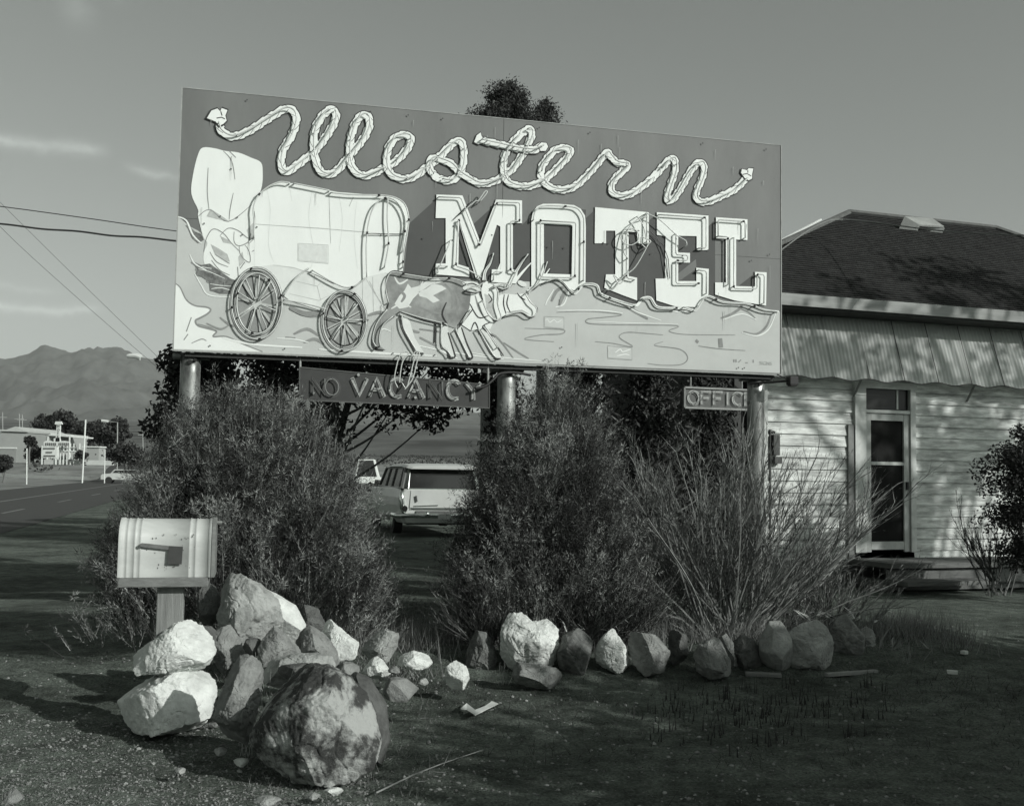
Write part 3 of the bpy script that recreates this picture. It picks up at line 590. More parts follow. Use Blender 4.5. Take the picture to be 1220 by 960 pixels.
# --- NO VACANCY board, hung from two rods
def V2(px, py, off=0.0): return S(px, py, -.03+off)
vs_o = V2(470, 480); vac = thing('vacancy_sign', vs_o, 'dark narrow board lettered NO VACANCY hanging on rods below the billboard', 'hanging sign')
mb = MB(); P = [V2(357,437.5), V2(583,458.5), V2(583,486), V2(357,476.5)]; zt = (P[0].z+P[1].z)/2; zb = (P[2].z+P[3].z)/2
mb.prism(P, -SN*.06); mb.build('board', mat('dark_sign_face', .040, .062, 6, rough=.6), vac)
mb = MB(); q = P
for a, b in zip(q, q[1:]+q[:1]): mb.tube([a+SN*.002, b+SN*.002], .007, 4)
mb.build('rim', mat('rim_paint', .09, .14, 10), vac)
for px in (357.8, 582):
    mb = MB(); mb.tube([V2(px, 423 if px < 400 else 432)-SN*.02, V2(px, 440 if px < 400 else 460)-SN*.02], .011, 6); mb.build('hanger', mat('hanger_metal', .3, .4, 9), vac)
dd = (P[1]-P[0]).normalized(); vup = SN.cross(dd)*-1
vup = dd.cross(SN)*-1 if dd.cross(SN).z < 0 else dd.cross(SN)
oldw = mat('chipped_letter_paint', .20, .48, 22, rough=.7, contrast=.12); dimw = mat('faded_letter_paint', .055, .085, 14, rough=.7)
vt = mat('aged_glass_tube', .16, .24, 20, rough=.3)
def stroke_letter(ch):
    return {'N': [[(0,0),(0,1),(1,0),(1,1)]], 'O': [[(.5+.5*math.sin(a), .5+.5*math.cos(a)) for a in [i*math.pi/8 for i in range(17)]]], 'V': [[(0,1),(.5,0),(1,1)]], 'A': [[(0,0),(.5,1),(1,0)],[(.22,.36),(.78,.36)]], 'C': [[(.5+.5*math.sin(a), .5+.5*math.cos(a)) for a in [math.radians(50-i*26) for i in range(11)]]][0:1], 'Y': [[(0,1),(.5,.5),(1,1)],[(.5,.5),(.5,0)]],
            'F': [[(0,0),(0,1),(1,1)],[(0,.5),(.8,.5)]], 'I': [[(.5,0),(.5,1)]], 'E': [[(1,0),(0,0),(0,1),(1,1)],[(0,.5),(.8,.5)]]}[ch]
chars = [('N',372,450,387.5,471,dimw),('O',386,450.5,404,471.5,dimw),('V',419.5,450,437.5,470.5,oldw),('A',440,450,458,472,oldw),('C',465,450.5,482.5,472.5,oldw),('A',486,451.5,505,473.5,oldw),('N',511.5,453.5,527,475,dimw),('C',533,453,550,475,oldw),('Y',555,455,573,476,oldw)]
for ch, x0, y0, x1, y1, m in chars:
    bl = V2(x0, y1, .004); br = V2(x1, y1+.8, .004); tl = V2(x0, y0, .004); R_ = br-bl; U_ = tl-bl
    mb = MB()
    for ln in stroke_letter(ch): ribbon(mb, [bl+R_*a+U_*b for a, b in ln], .038, 0)
    lo = mb.build('letter', m, vac)
    mb = MB()
    for ln in stroke_letter(ch):
        p = [bl+R_*(.06+a*.88)+U_*(.04+b*.92)+SN*.035 for a, b in ln]; mb.tube([p[0]-SN*.03]+p+[p[-1]-SN*.03], .006, 5)
    mb.build('neon_tube', vt, lo, smooth=True)
for px, py in ((373,468),(427,446.5),(495,473.5)):
    mb = MB(); mb.tube([V2(px, py, .002), V2(px, py, .03)], .014, 8); mb.build('tube_socket', mat('porcelain', .5, .3, 30), vac)
# broken tubes drooping over the board
mb = MB()
for q in ([(482,418),(476,424),(472,438),(470,452),(474,462)],[(482,418),(487,421),(480,430),(477,444),(476,456)],[(497,420),(493,430),(489,446),(484,462),(479,456)],[(500,419),(496,434),(492,450),(487,458),(482,464)],[(490,425),(495,419),(501,419)]):
    mb.tube(catmull([S(x, y, .07) for x, y in q], 5), .0062, 6)
tag(mb.build('broken_neon_tubes', glass, smooth=True), 'bundle of broken white glass tubes drooping from the billboard edge over the narrow dark board', 'neon tubes')
# --- floodlight on its arm, curved feed pipe
e = S(941, 453.5, .15); h = thing('flood_light', S(905, 455, 0), 'small dark box lamp at the end of an arm beside the right billboard post', 'flood light')
mb = MB(); mb.tube([S(893, 457, -.07), e], .012, 8); mb.tube([S(926, 446, .0), S(938, 452, .14)], .006, 6); mb.build('arm', black, h)
mb = MB(); mb.box(e+ST*.03, .10, .09, .09, (ST, SN, UPZ)); mb.box(e+ST*.03-UPZ*.05, .08, .075, .02, (ST, SN, UPZ)); mb.build('housing', black, h, bevel=.006)
mb = MB(); mb.tube(catmull([S(566,463,.05), S(578,460,.04), S(588,452,.02), S(596,445,.0), S(615,444,-.03), S(632,447,-.06)], 6), .014, 8)
tag(mb.build('conduit_pipe', black, smooth=True), 'dark curved conduit pipe bent across the top of the middle billboard post', 'pipe')
# --- OFFICE sign
OY = 12.7
def OF(px, py, off=0): 
    q = SA+SN*(-1.6+off); d = ray(px, py); t = (q-EYE).dot(SN)/d.dot(SN); return EYE+d*t
of = thing('office_sign', OF(850, 487), 'small pale framed sign reading OFFICE hanging left of the right billboard post', 'hanging sign')
P = [OF(815.5,461.5), OF(897,465), OF(897,488.5), OF(815.5,485.5)]
mb = MB(); mb.prism(P, -SN*.08); mb.build('board', mat('office_face', .10, .17, 12), of)
mb = MB()
for a, b in zip(P, P[1:]+P[:1]): mb.tube([a+SN*.01, b+SN*.01], .016, 4)
mb.build('rim', mat('office_rim', .24, .36, 14), of)
for px in (823, 884):
    mb = MB(); mb.tube([OF(px, 445), OF(px, 463)], .008, 5); mb.build('hanger', MC['hanger_metal'], of)
ow = mat('office_letter_paint', .5, .35, 30)
for ch, x0, x1 in (('O',820,833),('F',836,847),('F',850.5,861),('I',863,871),('C',873,886),('E',888,895)):
    yb = 481+(x0-820)*.03; bl = OF(x0, yb, .003); br = OF(x1, yb+.3, .003); tl = OF(x0, yb-15, .003); R_ = br-bl; U_ = tl-bl
    mb = MB()
    for ln in stroke_letter(ch): ribbon(mb, [bl+R_*a+U_*b for a, b in ln], .036, 0)
    lo = mb.build('letter', ow, of)
    mb = MB()
    for ln in stroke_letter(ch): 
        for k in (-.006, .006):
            p = [bl+R_*a+U_*b+SN*.028+UPZ*k*1.6+ST*k for a, b in ln]; mb.tube(p, .004, 4)
    mb.build('neon_tube', vt, lo)

strokes('painted_hide_mark', [(.03,[(474,345),(482,352),(478,360)]),(.025,[(540,345),(546,360),(543,374)]),(.03,[(530,338),(540,352),(538,368)]),(.02,[(500,366),(515,372),(530,374)]),(.02,[(566,352),(570,366),(575,376)])], .02, .0113, 'mid')
strokes('painted_hide_lights', [(.02,[(470,330),(476,338),(486,333)]),(.015,[(504,335),(500,345),(508,350)]),(.02,[(466,368),(478,362),(490,366)])], .02, .0115, 'pale')
flat('painted_dark_scrub', [[(229,312),(238,316),(250,314),(262,323),(275,332),(281,334),(280,350),(262,350),(250,346),(249,336),(240,330),(232,328),(235,321)],[(222,268),(232,276),(240,279),(243,286),(236,290),(229,284)]], .0054, mat('scrubbed_dark_paint', .10, .22, 24, rough=.8, contrast=.14))
strokes('painted_scrub_lights', [(.006,[(236,320),(250,324),(268,332)]),(.006,[(250,338),(262,340),(276,341)]),(.008,[(252,344),(264,343),(275,346)]),(.006,[(240,318),(252,320)])], .006, .0061, 'white')
strokes('painted_cover_folds', [[(318,226),(322,250),(320,290),(326,312)],[(372,226),(368,260),(374,300),(370,320)],[(404,233),(408,262),(404,300)],[(345,222),(348,240)],[(425,240),(422,280),(426,320)]], .005, .0079, mat('faint_fold_paint', .66, .74, 14))

mb = MB()
for k in range(60):
    x = rnd.uniform(.1, LW-.1); z = rnd.uniform(Z0+.25, Z1-.05); l = rnd.uniform(.05, .26); c = SA+ST*x+UPZ*z
    ribbon(mb, [c+SN*.0168, c-UPZ*l*.5+ST*rnd.uniform(-.003,.003)+SN*.0168, c-UPZ*l+SN*.0168], rnd.uniform(.003, .007), 0, taper=lambda t: 1-.8*t)
tag(mb.build('rust_streaks', mat('faint_rust_stain', .24, .44, 14, rough=.8), bb), kind='stuff')
strokes('painted_patch_outline', [(.004,[(723.6,412),(753,414),(753,429),(724,427),(723.6,412)]),(.004,[(648,377),(672,378),(672,392),(648,390),(648,377)])], .004, .0047, MC['thin_grey_line_paint'], smooth=False)
flat('painted_over_patches', [[(724,413),(752,415),(752,428),(724.5,426)],[(649,378),(671,379),(671,391),(649,389)]], .0043, mat('paler_grey_patch', .50, .58, 9))
# ================================================================== MAILBOX
zm = 6.75
def X_(px, py, Y=zm): return at(px, py, Y)
galv = mat('galvanised_sheet', .36, .56, 4, rough=.5, metal=.0, bump=.05, bscale=60, contrast=.2, stretch=(.4,1,1))
mbx = thing('mailbox', Vector((X_(203, 700).x, zm, 0)), 'rounded galvanised metal mailbox with lowered flag on a wooden post behind the rocks', 'mailbox')
AX = Vector((.975, .222, 0)).normalized(); AY = Vector((-AX.y, AX.x, 0)); wd = .27
bl = X_(139.5, 688, zm-.19); zb = bl.z; ht = (at(140, 617, zm-.05).z-zb)
def MP(px, py, off=0.0):      # point on the front side plane of the box (off metres proud of it)
    d = ray(px, py); q = bl-AY*off; t = (q-EYE).dot(AY)/d.dot(AY); return EYE+d*t
Lb = (MP(251, 686)-bl).dot(AX)
o0 = bl+AY*(wd/2-.14)
def arch(t, k, grow=0.0):      # cross-section of the box, k 0..1 around
    hh = ht+grow; r = wd/2+grow; h1 = hh-r*1.0
    pts = [(-r, 0), (-r, h1*.5), (-r, h1)]+[(-r*math.cos(a), h1+(hh-h1)*math.sin(a)) for a in [math.pi*i/14 for i in range(1, 14)]]+[(r, h1), (r, h1*.5), (r, 0)]
    return pts
prof = []    # (distance along, swell) with pressed ribs near both ends
x = 0
ribs = [(.0,.005),(.024,.005),(.026,.0),(.045,.0),(.050,.005),(.055,0),(.088,.0),(.093,.006),(.098,0),(.121,0),(.126,.005),(.131,0)]
ribs += [(Lb-.135,0),(Lb-.130,.006),(Lb-.125,0),(Lb-.098,0),(Lb-.093,.006),(Lb-.088,0),(Lb-.02,0),(Lb-.018,.005),(Lb,.005)]
vs = []; fs = []; n = len(arch(0, 0))
for d, gr in ribs:
    for y, z in arch(0, 0, gr): vs.append(o0+AX*d+AY*(y+.14)+UPZ*z)
for i in range(len(ribs)-1):
    for k in range(n-1): fs.append((i*n+k, i*n+k+1, (i+1)*n+k+1, (i+1)*n+k))
m_ = MB(); m_.add(vs, fs); m_.add([o0+AY*(y+.14)+UPZ*z for y, z in arch(0, 0)], [tuple(range(n))])
b_ = m_.build('box_shell', galv, mbx)
for p in b_.data.polygons: p.use_smooth = len(p.vertices) == 4
m_ = MB(); a1 = arch(0, 0, .010); a2 = arch(0, 0, .002)
c0 = o0+AX*(Lb+.001); c1_ = o0+AX*(Lb+.022)
m_.add([c0+AY*(y+.14)+UPZ*z for y, z in a1]+[c1_+AY*(y+.14)+UPZ*z for y, z in a1], [tuple(range(n)), tuple(range(2*n-1, n-1, -1))]+[(k, k+1, n+k+1, n+k) for k in range(n-1)])
d_ = m_.build('door', mat('rusty_galvanised', .14, .32, 10, rough=.6, metal=.3), mbx)
m_ = MB(); m_.tube([c1_+AY*.14+UPZ*(ht*.93), c1_+AY*.14+UPZ*(ht*.93)+AX*.03], .012, 8); m_.build('door_latch', MC['rusty_galvanised'], d_)
A1 = MP(169, 649, .014); A2 = MP(203, 652.5, .014)
m_ = MB(); dA = (A2-A1); 
m_.prism([A1+UPZ*.012, A2+UPZ*.012, A2-UPZ*.012, A1-UPZ*.012], -AY*.006)
m_.prism([MP(*p, .016) for p in ((201.5,650),(218,651),(216.5,672),(199.5,671.5))], -AY*.006, 1)
m_.tube([A1+AY*.012, A1-AY*.016], .011, 8)
m_.build('flag', [mat('rust_bare_metal', .22, .1, 20, rough=.7), mat('worn_flag_paint', .05, .075, 20)], mbx)
wood = mat('weathered_plank', .13, .26, 5, rough=.85, bump=.35, bscale=18, stretch=(.6, 6, 6))
woodv = mat('weathered_post', .14, .30, 5, rough=.85, bump=.35, bscale=18, stretch=(9, 9, .6))
m_ = MB(); th_ = .058; mc_ = bl+AX*(Lb*.49)+AY*(wd/2)
m_.box((mc_.x, mc_.y, zb-th_/2-.001), Lb*.965, .27, th_, (AX, AY, UPZ)); m_.build('support_plank', wood, mbx, bevel=.005)
pc = bl+AX*(Lb*.56)+AY*(wd/2); m_ = MB(); m_.box((pc.x, pc.y, (zb-th_-.002-.25)/2), .155, .12, zb-th_-.002+.25, (AX, AY, UPZ)); m_.build('post', woodv, mbx, bevel=.006)
# stains / drips on the shell
m_ = MB()
for k in range(34):
    px = rnd.choice([rnd.uniform(172, 232), rnd.uniform(196, 226)]); py = rnd.choice([rnd.uniform(673, 677), rnd.uniform(636, 642), rnd.uniform(645, 682)]) if k > 8 else rnd.uniform(672, 676)
    p = MP(px, py, .0015); s = rnd.uniform(.0012, .003); m_.prism([p-AX*s-UPZ*s*2, p+AX*s-UPZ*s*2.4, p+AX*s*.8+UPZ*s, p-AX*s+UPZ*s*1.3], -AY*.001)
st_ = m_.build('rust_specks', MC['rust_bare_metal'], b_); st_['kind'] = 'stuff'
# ================================================================== ROCKS
def rockmat(name, v, v2, scale=5, lo=None):
    if name in MC: return MC[name]
    m = mat(name, v, v2, scale, rough=.95, bump=1.0, bscale=14, spec=.15, contrast=.17)
    return m
quartz = rockmat('white_quartz_rock', .50, .76, 7); greyr = rockmat('grey_granite_rock', .16, .30, 8); darkr = rockmat('dark_basalt_rock', .07, .15, 8); tanr = rockmat('buff_rock', .24, .42, 6); rough_r = rockmat('pitted_rock', .08, .20, 16)
blotch = mat('shade_blotched_boulder', .06, .40, 5.5, rough=.95, bump=1.0, bscale=22, spec=.15, contrast=.06, detail=12)  # dark blotches in the colour stand for shadow falling on the boulder
def rock(outline, Y, thick, m, label, seed, cuts=7, ns=.03, group=None, name='rock', sub=6, amp=.085, planes=()):
    cx = sum(p[0] for p in outline)/len(outline); cy = sum(p[1] for p in outline)/len(outline); outline = [(cx+(x-cx)*1.07, cy+(y-cy)*1.06) for x, y in outline]
    c = at(cx, cy, Y); pts = [at(x, y, Y)-c for x, y in outline]
    pol = [(math.atan2(p.z, p.x), math.hypot(p.x, p.z)) for p in pts]; pol.sort()
    A = np.array([a for a, r in pol]); Rr = np.array([r for a, r in pol]); A2 = np.concatenate([A-2*math.pi, A, A+2*math.pi]); R2 = np.tile(Rr, 3)
    # radius in straight-edged polygon between vertices
    def rad(phi):
        i = np.searchsorted(A2, phi)-1; i = np.clip(i, 0, len(A2)-2); a0, a1 = A2[i], A2[i+1]; x0, y0 = R2[i]*np.cos(a0), R2[i]*np.sin(a0); x1, y1 = R2[i+1]*np.cos(a1), R2[i+1]*np.sin(a1)
        dx, dy = x1-x0, y1-y0; cxp, syp = np.cos(phi), np.sin(phi); den = cxp*dy-syp*dx; den = np.where(np.abs(den) < 1e-9, 1e-9, den)
        r = (x0*dy-y0*dx)/den; return np.clip(r, 0, R2.max()*1.1)
    bm = bmesh.new(); bmesh.ops.create_icosphere(bm, subdivisions=sub, radius=1); V = np.array([v.co[:] for v in bm.verts])
    x, y, z = V[:,0], V[:,1], V[:,2]; phi = np.arctan2(z, x); s = np.sqrt(x*x+z*z)
    r = rad(phi); sc = np.sqrt(s); P = np.stack([np.cos(phi)*r*s**.8, np.sign(y)*np.abs(y)**.8*thick, np.sin(phi)*r*s**.8], 1)
    rr = random.Random(seed); size = float(np.mean(Rr))
    pl = [(Vector(n).normalized(), d) for n, d in planes]
    for k in range(cuts+5):
        n = Vector((rr.uniform(-1.2, 1.2), -abs(rr.uniform(.15, 1.1)), rr.uniform(-.8, 1.0))).normalized(); pl.append((n, rr.uniform(.58, .84)))
    for n, d in pl:
        nn = np.array(n[:]); ext = P@nn; lim = ext.max()*d; over = np.maximum(ext-lim, 0); P -= nn[None,:]*over[:,None]*.93
    sv = rr.uniform(0, 50)
    for i in range(len(P)):
        p = Vector(P[i]); q = p*(1.1/size)*.5; nrm = p.normalized()
        q2 = q+Vector((noise.noise(q*3), noise.noise(q*3+Vector((9,0,0))), noise.noise(q*3+Vector((0,9,0)))))*.12
        cell = noise.cell_vector(q2*2.6+Vector((sv,0,0))); st = noise.noise(q2*2.1+Vector((sv,0,0))); st = (math.floor(st*5)+min(1, max(0, (st*5-math.floor(st*5))*5)))/5
        h = st*.9+noise.noise(q*4+Vector((0,sv,0)))*.45+(abs(noise.noise(q2*7+Vector((0,0,sv))))-.25)*.8+(abs(noise.noise(q2*15+Vector((0,0,sv))))-.25)*.42+noise.noise(q*30)*.2+noise.noise(q*60)*.13+min(0, abs(noise.noise(q2*3.1+Vector((3,sv,1))))-.05)*9
        P[i] += np.array(nrm[:])*h*size*amp
    for v, p in zip(bm.verts, P): v.co = Vector(p)+c
    me = bpy.data.meshes.new(name); bm.to_mesh(me); bm.free(); me.materials.append(m)
    me.polygons.foreach_set('use_smooth', [True]*len(me.polygons)); me.update()
    gz = min(p.z for p in [Vector(q)+c for q in P]); o = link(name, me, None, (c.x, c.y, c.z))
    try: me.set_sharp_from_angle(angle=math.radians(40))
    except Exception: pass
    return tag(o, label, 'rock', group)
RG = 'pile of loose rocks around the mailbox'; RW = 'line of edging stones below the shrubs'
def ellp(cx, cy, rx, ry, seed, n=11):
    r = random.Random(seed); return [(cx+rx*math.cos(a)*r.uniform(.86, 1.1), cy+ry*math.sin(a)*r.uniform(.86, 1.1)) for a in [2*math.pi*i/n for i in range(n)]]
rock([(133,835),(137,818),(160,808),(185,803),(215,800),(240,803),(252,812),(253,830),(246,852),(236,864),(214,873),(190,872),(160,870),(143,852)], 6.62, .26, quartz, 'white quartz block at the lower left of the pile, carrying another white rock', 3, cuts=4, amp=.075, planes=[((-.62,-.75,.05),.55),((.35,-.93,.05),.72)], group=RG)
rock([(157,800),(160,782),(172,768),(188,762),(205,745),(222,738),(240,745),(252,762),(250,780),(238,795),(222,801),(190,800)], 6.66, .22, quartz, 'white pointed rock stacked on top of the lower left quartz block beside the post', 5, cuts=4, planes=[((-.6,-.6,.5),.6),((.5,-.8,.3),.7)], group=RG)
rock([(303,880),(306,850),(315,825),(335,805),(360,797),(390,798),(415,810),(432,832),(442,858),(447,885),(440,908),(420,921),(395,928),(360,924),(330,908),(312,896)], 5.78, .32, blotch, 'big rounded boulder with pale blotched front, nearest and largest of the pile', 8, cuts=-3, amp=.055, planes=[((-.55,-.8,.1),.62),((.35,-.9,-.15),.66),((.8,-.35,.45),.78),((-.2,-.5,.85),.74)], group=RG, sub=7)
rock([(258,880),(260,840),(262,810),(270,788),(285,782),(303,785),(310,800),(308,830),(302,860),(290,893),(270,892)], 6.12, .16, greyr, 'tall narrow upright rock leaning at the left side of the big boulder', 9, cuts=5, planes=[((-.3,-.5,.9),.7)], group=RG)
rock([(252,702),(258,688),(272,683),(290,689),(308,697),(327,715),(334,740),(315,766),(290,776),(268,768),(260,745),(264,720)], 7.3, .2, tanr, 'large grey topmost rock of the pile right of the mailbox', 12, cuts=4, planes=[((-.7,-.6,.1),.7),((.1,-.97,.2),.66)], group=RG)
rock([(250,775),(258,752),(272,745),(285,762),(288,785),(268,799),(252,796)], 7.1, .16, greyr, 'grey rock wedged directly under the large topmost rock', 13, cuts=5, group=RG)
rock([(284,690),(310,700),(332,711),(350,722),(362,745),(353,760),(340,766),(322,745),(300,715)], 7.55, .17, quartz, 'smooth white rock behind and right of the topmost grey rock', 14, cuts=3, amp=.035, group=RG)
rock([(308,778),(316,760),(326,748),(345,762),(363,780),(352,793),(315,797)], 6.95, .15, greyr, 'wedge shaped grey rock in the middle of the pile', 15, cuts=6, group=RG)
rock([(350,765),(358,750),(366,746),(386,758),(400,778),(400,797),(370,798),(350,787)], 7.15, .17, greyr, 'rounded mid grey rock left of the small bright peaked rock', 16, cuts=4, group=RG)
rock([(308,806),(318,790),(345,781),(375,780),(398,786),(400,798),(372,806),(335,816)], 6.6, .2, tanr, 'flat slab lying above the big boulder', 17, cuts=4, group=RG)
rock([(383,738),(392,739),(405,752),(424,766),(421,784),(403,791),(392,776),(384,756)], 7.55, .14, quartz, 'bright peaked rock at the right shoulder of the pile', 18, cuts=4, group=RG)
rock([(354,735),(362,722),(376,726),(392,755),(384,765),(366,757)], 7.95, .15, darkr, 'dark rock at the back of the pile under the shrub', 19, group=RG)
rock([(426,782),(438,762),(455,750),(473,756),(473,772),(463,788),(442,791)], 7.9, .16, tanr, 'squarish pale rock just right of the pile', 20, cuts=6, group=RG)
rock([(431,803),(440,783),(448,782),(456,788),(464,802),(450,809)], 7.45, .1, quartz, 'small white pointed stone in front of the squarish pale rock', 21, group=RG)
rock(ellp(495,787,21,10,1), 7.9, .12, quartz, 'flattish white stone right of the pile with a dark end', 22, cuts=3, group=RG)
rock(ellp(475,821,21,14,2), 7.0, .12, greyr, 'egg shaped grey stone low on the dirt right of the boulder', 23, cuts=1, amp=.03, group=RG)
rock([(529,815),(532,795),(543,788),(554,795),(560,810),(552,820),(538,821)], 7.75, .09, quartz, 'small bright white stone standing alone between pile and row', 24, group=RG)
rock(ellp(412,799,17,9,3), 7.1, .12, greyr, 'low grey stone tucked behind the big boulder', 25, group=RG)
rock(ellp(428,812,12,7,4), 6.95, .08, tanr, 'small buff stone beside the big boulder top', 26, group=RG, sub=4)
rock(ellp(243,757,15,11,5), 7.0, .11, darkr, 'dark stone behind the post foot', 27, group=RG, sub=4)
rock(ellp(300,771,13,11,6), 6.98, .1, darkr, 'small round dark stone under the topmost rock', 28, group=RG, sub=4)
rock(ellp(247,722,13,26,7), 7.5, .12, darkr, 'dark upright stone behind the right end of the mailbox', 29, group=RG)
rock(ellp(246,852,16,22,8), 6.85, .12, greyr, 'shaded stone between the white quartz block and the upright rock', 30, group=RG)
rock([(392,812),(412,800),(440,812),(458,840),(462,880),(455,905),(435,900),(410,860)], 6.15, .2, darkr, 'added dark rounded rock standing in for shadow behind the right side of the big boulder', 31, cuts=2, amp=.035, group=RG)  # dark rock added where the boulder's right flank lies in shadow
rock(ellp(352,800,26,9,9), 6.4, .12, darkr, 'thin dark stone lying behind the boulder top', 40, group=RG, sub=4)
# row of edging stones
def base_Y(py, px): return 1.6*F/(py-hor(px))
rock([(556,792),(558,766),(566,752),(580,755),(590,775),(590,798),(572,802)], base_Y(800,572)+.12, .14, rough_r, 'dim brownish stone at the left end of the row', 50, group=RW)
rock([(597,778),(600,747),(608,734),(622,732),(634,743),(650,740),(663,752),(664,772),(660,792),(640,800),(612,798)], base_Y(803,630)+.14, .2, quartz, 'largest white stone of the row with two humps', 51, cuts=3, group=RW)
rock([(600,796),(612,790),(640,793),(662,797),(684,812),(670,822),(640,820),(616,812)], base_Y(822,640)+.12, .16, greyr, 'low slab lying in front of the two-humped white stone', 52, group=RW)
rock([(665,775),(672,757),(690,750),(706,760),(711,778),(706,796),(684,803),(668,795)], base_Y(803,688)+.12, .16, rough_r, 'round pitted stone right of the two-humped white stone', 53, cuts=2, amp=.05, group=RW)
rock([(711,792),(712,768),(731,748),(742,765),(755,796),(735,801)], base_Y(801,733)+.1, .12, quartz, 'white triangular stone with a sharp peak', 54, cuts=4, group=RW)
rock([(747,765),(752,754),(775,756),(790,758),(798,778),(790,798),(768,803),(754,792)], base_Y(803,770)+.1, .14, greyr, 'dark jagged stone just right of the triangular stone', 55, group=RW)
rock([(797,752),(808,752),(822,762),(816,788),(804,797),(797,778)], base_Y(798,808)+.12, .1, darkr, 'slim dark stone leaning right of the jagged stone', 56, group=RW)
rock([(830,780),(834,768),(850,761),(866,765),(872,782),(871,803),(846,807),(832,800)], base_Y(806,852)+.12, .15, greyr, 'squat grey stone standing a little forward in the row', 57, cuts=4, group=RW)
rock([(858,760),(866,756),(878,772),(880,793),(870,799),(860,785)], base_Y(799,868)+.2, .1, greyr, 'narrow stone peeking out behind the squat grey stone', 58, group=RW)
rock([(872,768),(885,756),(898,759),(910,776),(908,794),(886,799),(875,790)], base_Y(799,890)+.18, .13, darkr, 'dark rounded stone left of the tall egg shaped stone', 59, group=RW)
rock([(908,792),(906,765),(918,742),(930,740),(941,760),(944,793),(926,799)], base_Y(799,925)+.14, .14, tanr, 'tall smooth egg shaped stone', 60, cuts=2, amp=.03, group=RW)
rock([(940,785),(941,757),(955,743),(975,738),(988,752),(997,775),(992,793),(966,799),(945,797)], base_Y(799,968)+.15, .17, tanr, 'big pale rounded stone, broadest of the right part of the row', 61, cuts=3, group=RW)
rock([(988,765),(998,740),(1012,730),(1026,742),(1034,765),(1028,785),(1008,790),(992,785)], base_Y(790,1012)+.15, .15, greyr, 'domed stone with a dark streak near the right end of the row', 62, cuts=2, group=RW)
rock([(1022,752),(1034,745),(1044,758),(1046,776),(1036,786),(1024,778)], base_Y(787,1034)+.2, .1, tanr, 'small last stone at the right end of the row', 63, group=RW)
for k, (px, py, rx, ry, m, lb) in enumerate(((12,950,14,9,greyr,'grey stone cut off by the lower left corner of the picture'),(318,955,18,6,tanr,'pale flat stone half buried at the bottom below the boulder'),(214,918,7,3.5,tanr,'little pale stone on the lit dirt below the quartz block'),(287,908,10,5,quartz,'little white stone on the dirt left of the boulder foot'),(398,943,11,5,quartz,'little white stone on the dirt below the boulder'),(372,948,9,4,tanr,'small buff stone beside the little white one below the boulder'),(262,895,8,5,tanr,'small stone at the foot of the upright rock'),(432,842,9,6,greyr,'small grey stone right of the boulder'),(412,800,9,5,tanr,'small buff stone on top of the pile front'),(470,798,8,5,greyr,'small grey stone under the squarish pale rock'),(505,812,7,4,tanr,'tiny pale stone left of the lone bright white stone'))):
    Yk = base_Y(py+ry*.6, px) if py > 815 else 7.3; rock(ellp(px, py, rx, ry, 70+k, 9), Yk, rx/F*Yk*.9, m, lb, 80+k, cuts=6, group=RG, sub=4, name='stone', amp=.16)
# litter
m_ = MB(); P = [(549,841),(556,838),(566,843),(578,838),(586,834),(594,836),(584,843),(566,849),(556,846)]
c = gp(572, 842, .02); vs = [gp(x, y, .012+.03*rnd.random()) for x, y in P]; m_.prism([Vector((v.x, v.y, .02)) for v in vs], Vector((0,0,.004)))
o = m_.build('crumpled_paper', mat('paper', .55, .7, 9)); 
for v in o.data.vertices: v.co.z += .03*abs(noise.noise(v.co*22))+gh(c.x, c.y)
tag(o, 'crumpled piece of white paper lying on the dark dirt in front of the stones', 'litter')
def plank(px0, py0, px1, py1, w, label, m=None, name='wood_scrap', z=.02):
    a = gp(px0, py0, z); b = gp(px1, py1, z); d = (b-a); L_ = d.length; d.normalize(); s = Vector((-d.y, d.x, 0)); mb = MB()
    mb.box((a+b)/2+UPZ*(gh(a.x, a.y)), L_, w, .03, (d, s, UPZ)); tag(mb.build(name, m or wood, bevel=.004), label, 'wood scrap')
plank(888, 800, 931, 802, .07, 'short plank lying in front of the tall egg shaped stone')
plank(984, 803, 1044, 799, .05, 'pale splintered plank lying in front of the broad pale stone', mat('pale_wood', .2, .32, 12))
plank(1146, 790, 1152, 791, .05, 'tiny white scrap on the dark dirt at the right', MC['paper'], 'paper_scrap')
plank(1128, 803, 1141, 804, .04, 'small white scrap nearer on the dark dirt at the right', MC['paper'], 'paper_scrap')
plank(862, 794, 878, 792, .05, 'small white scrap beside the short plank', MC['paper'], 'paper_scrap')
mb = MB(); a = gp(448, 944, .02); b = gp(575, 893, .03); mb.tube([a, a.lerp(b,.3)+Vector((.01,.02,.015)), a.lerp(b,.62)+Vector((-.01,0,.01)), b], .0045, 5, r2=.002); mb.tube([a.lerp(b,.6), a.lerp(b,.85)+Vector((-.1,.08,.02))], .003, 4, r2=.0015)
tag(mb.build('dry_stick', mat('bleached_twig', .18, .30, 12)), 'long thin bleached stick lying on the foreground dirt', 'stick')
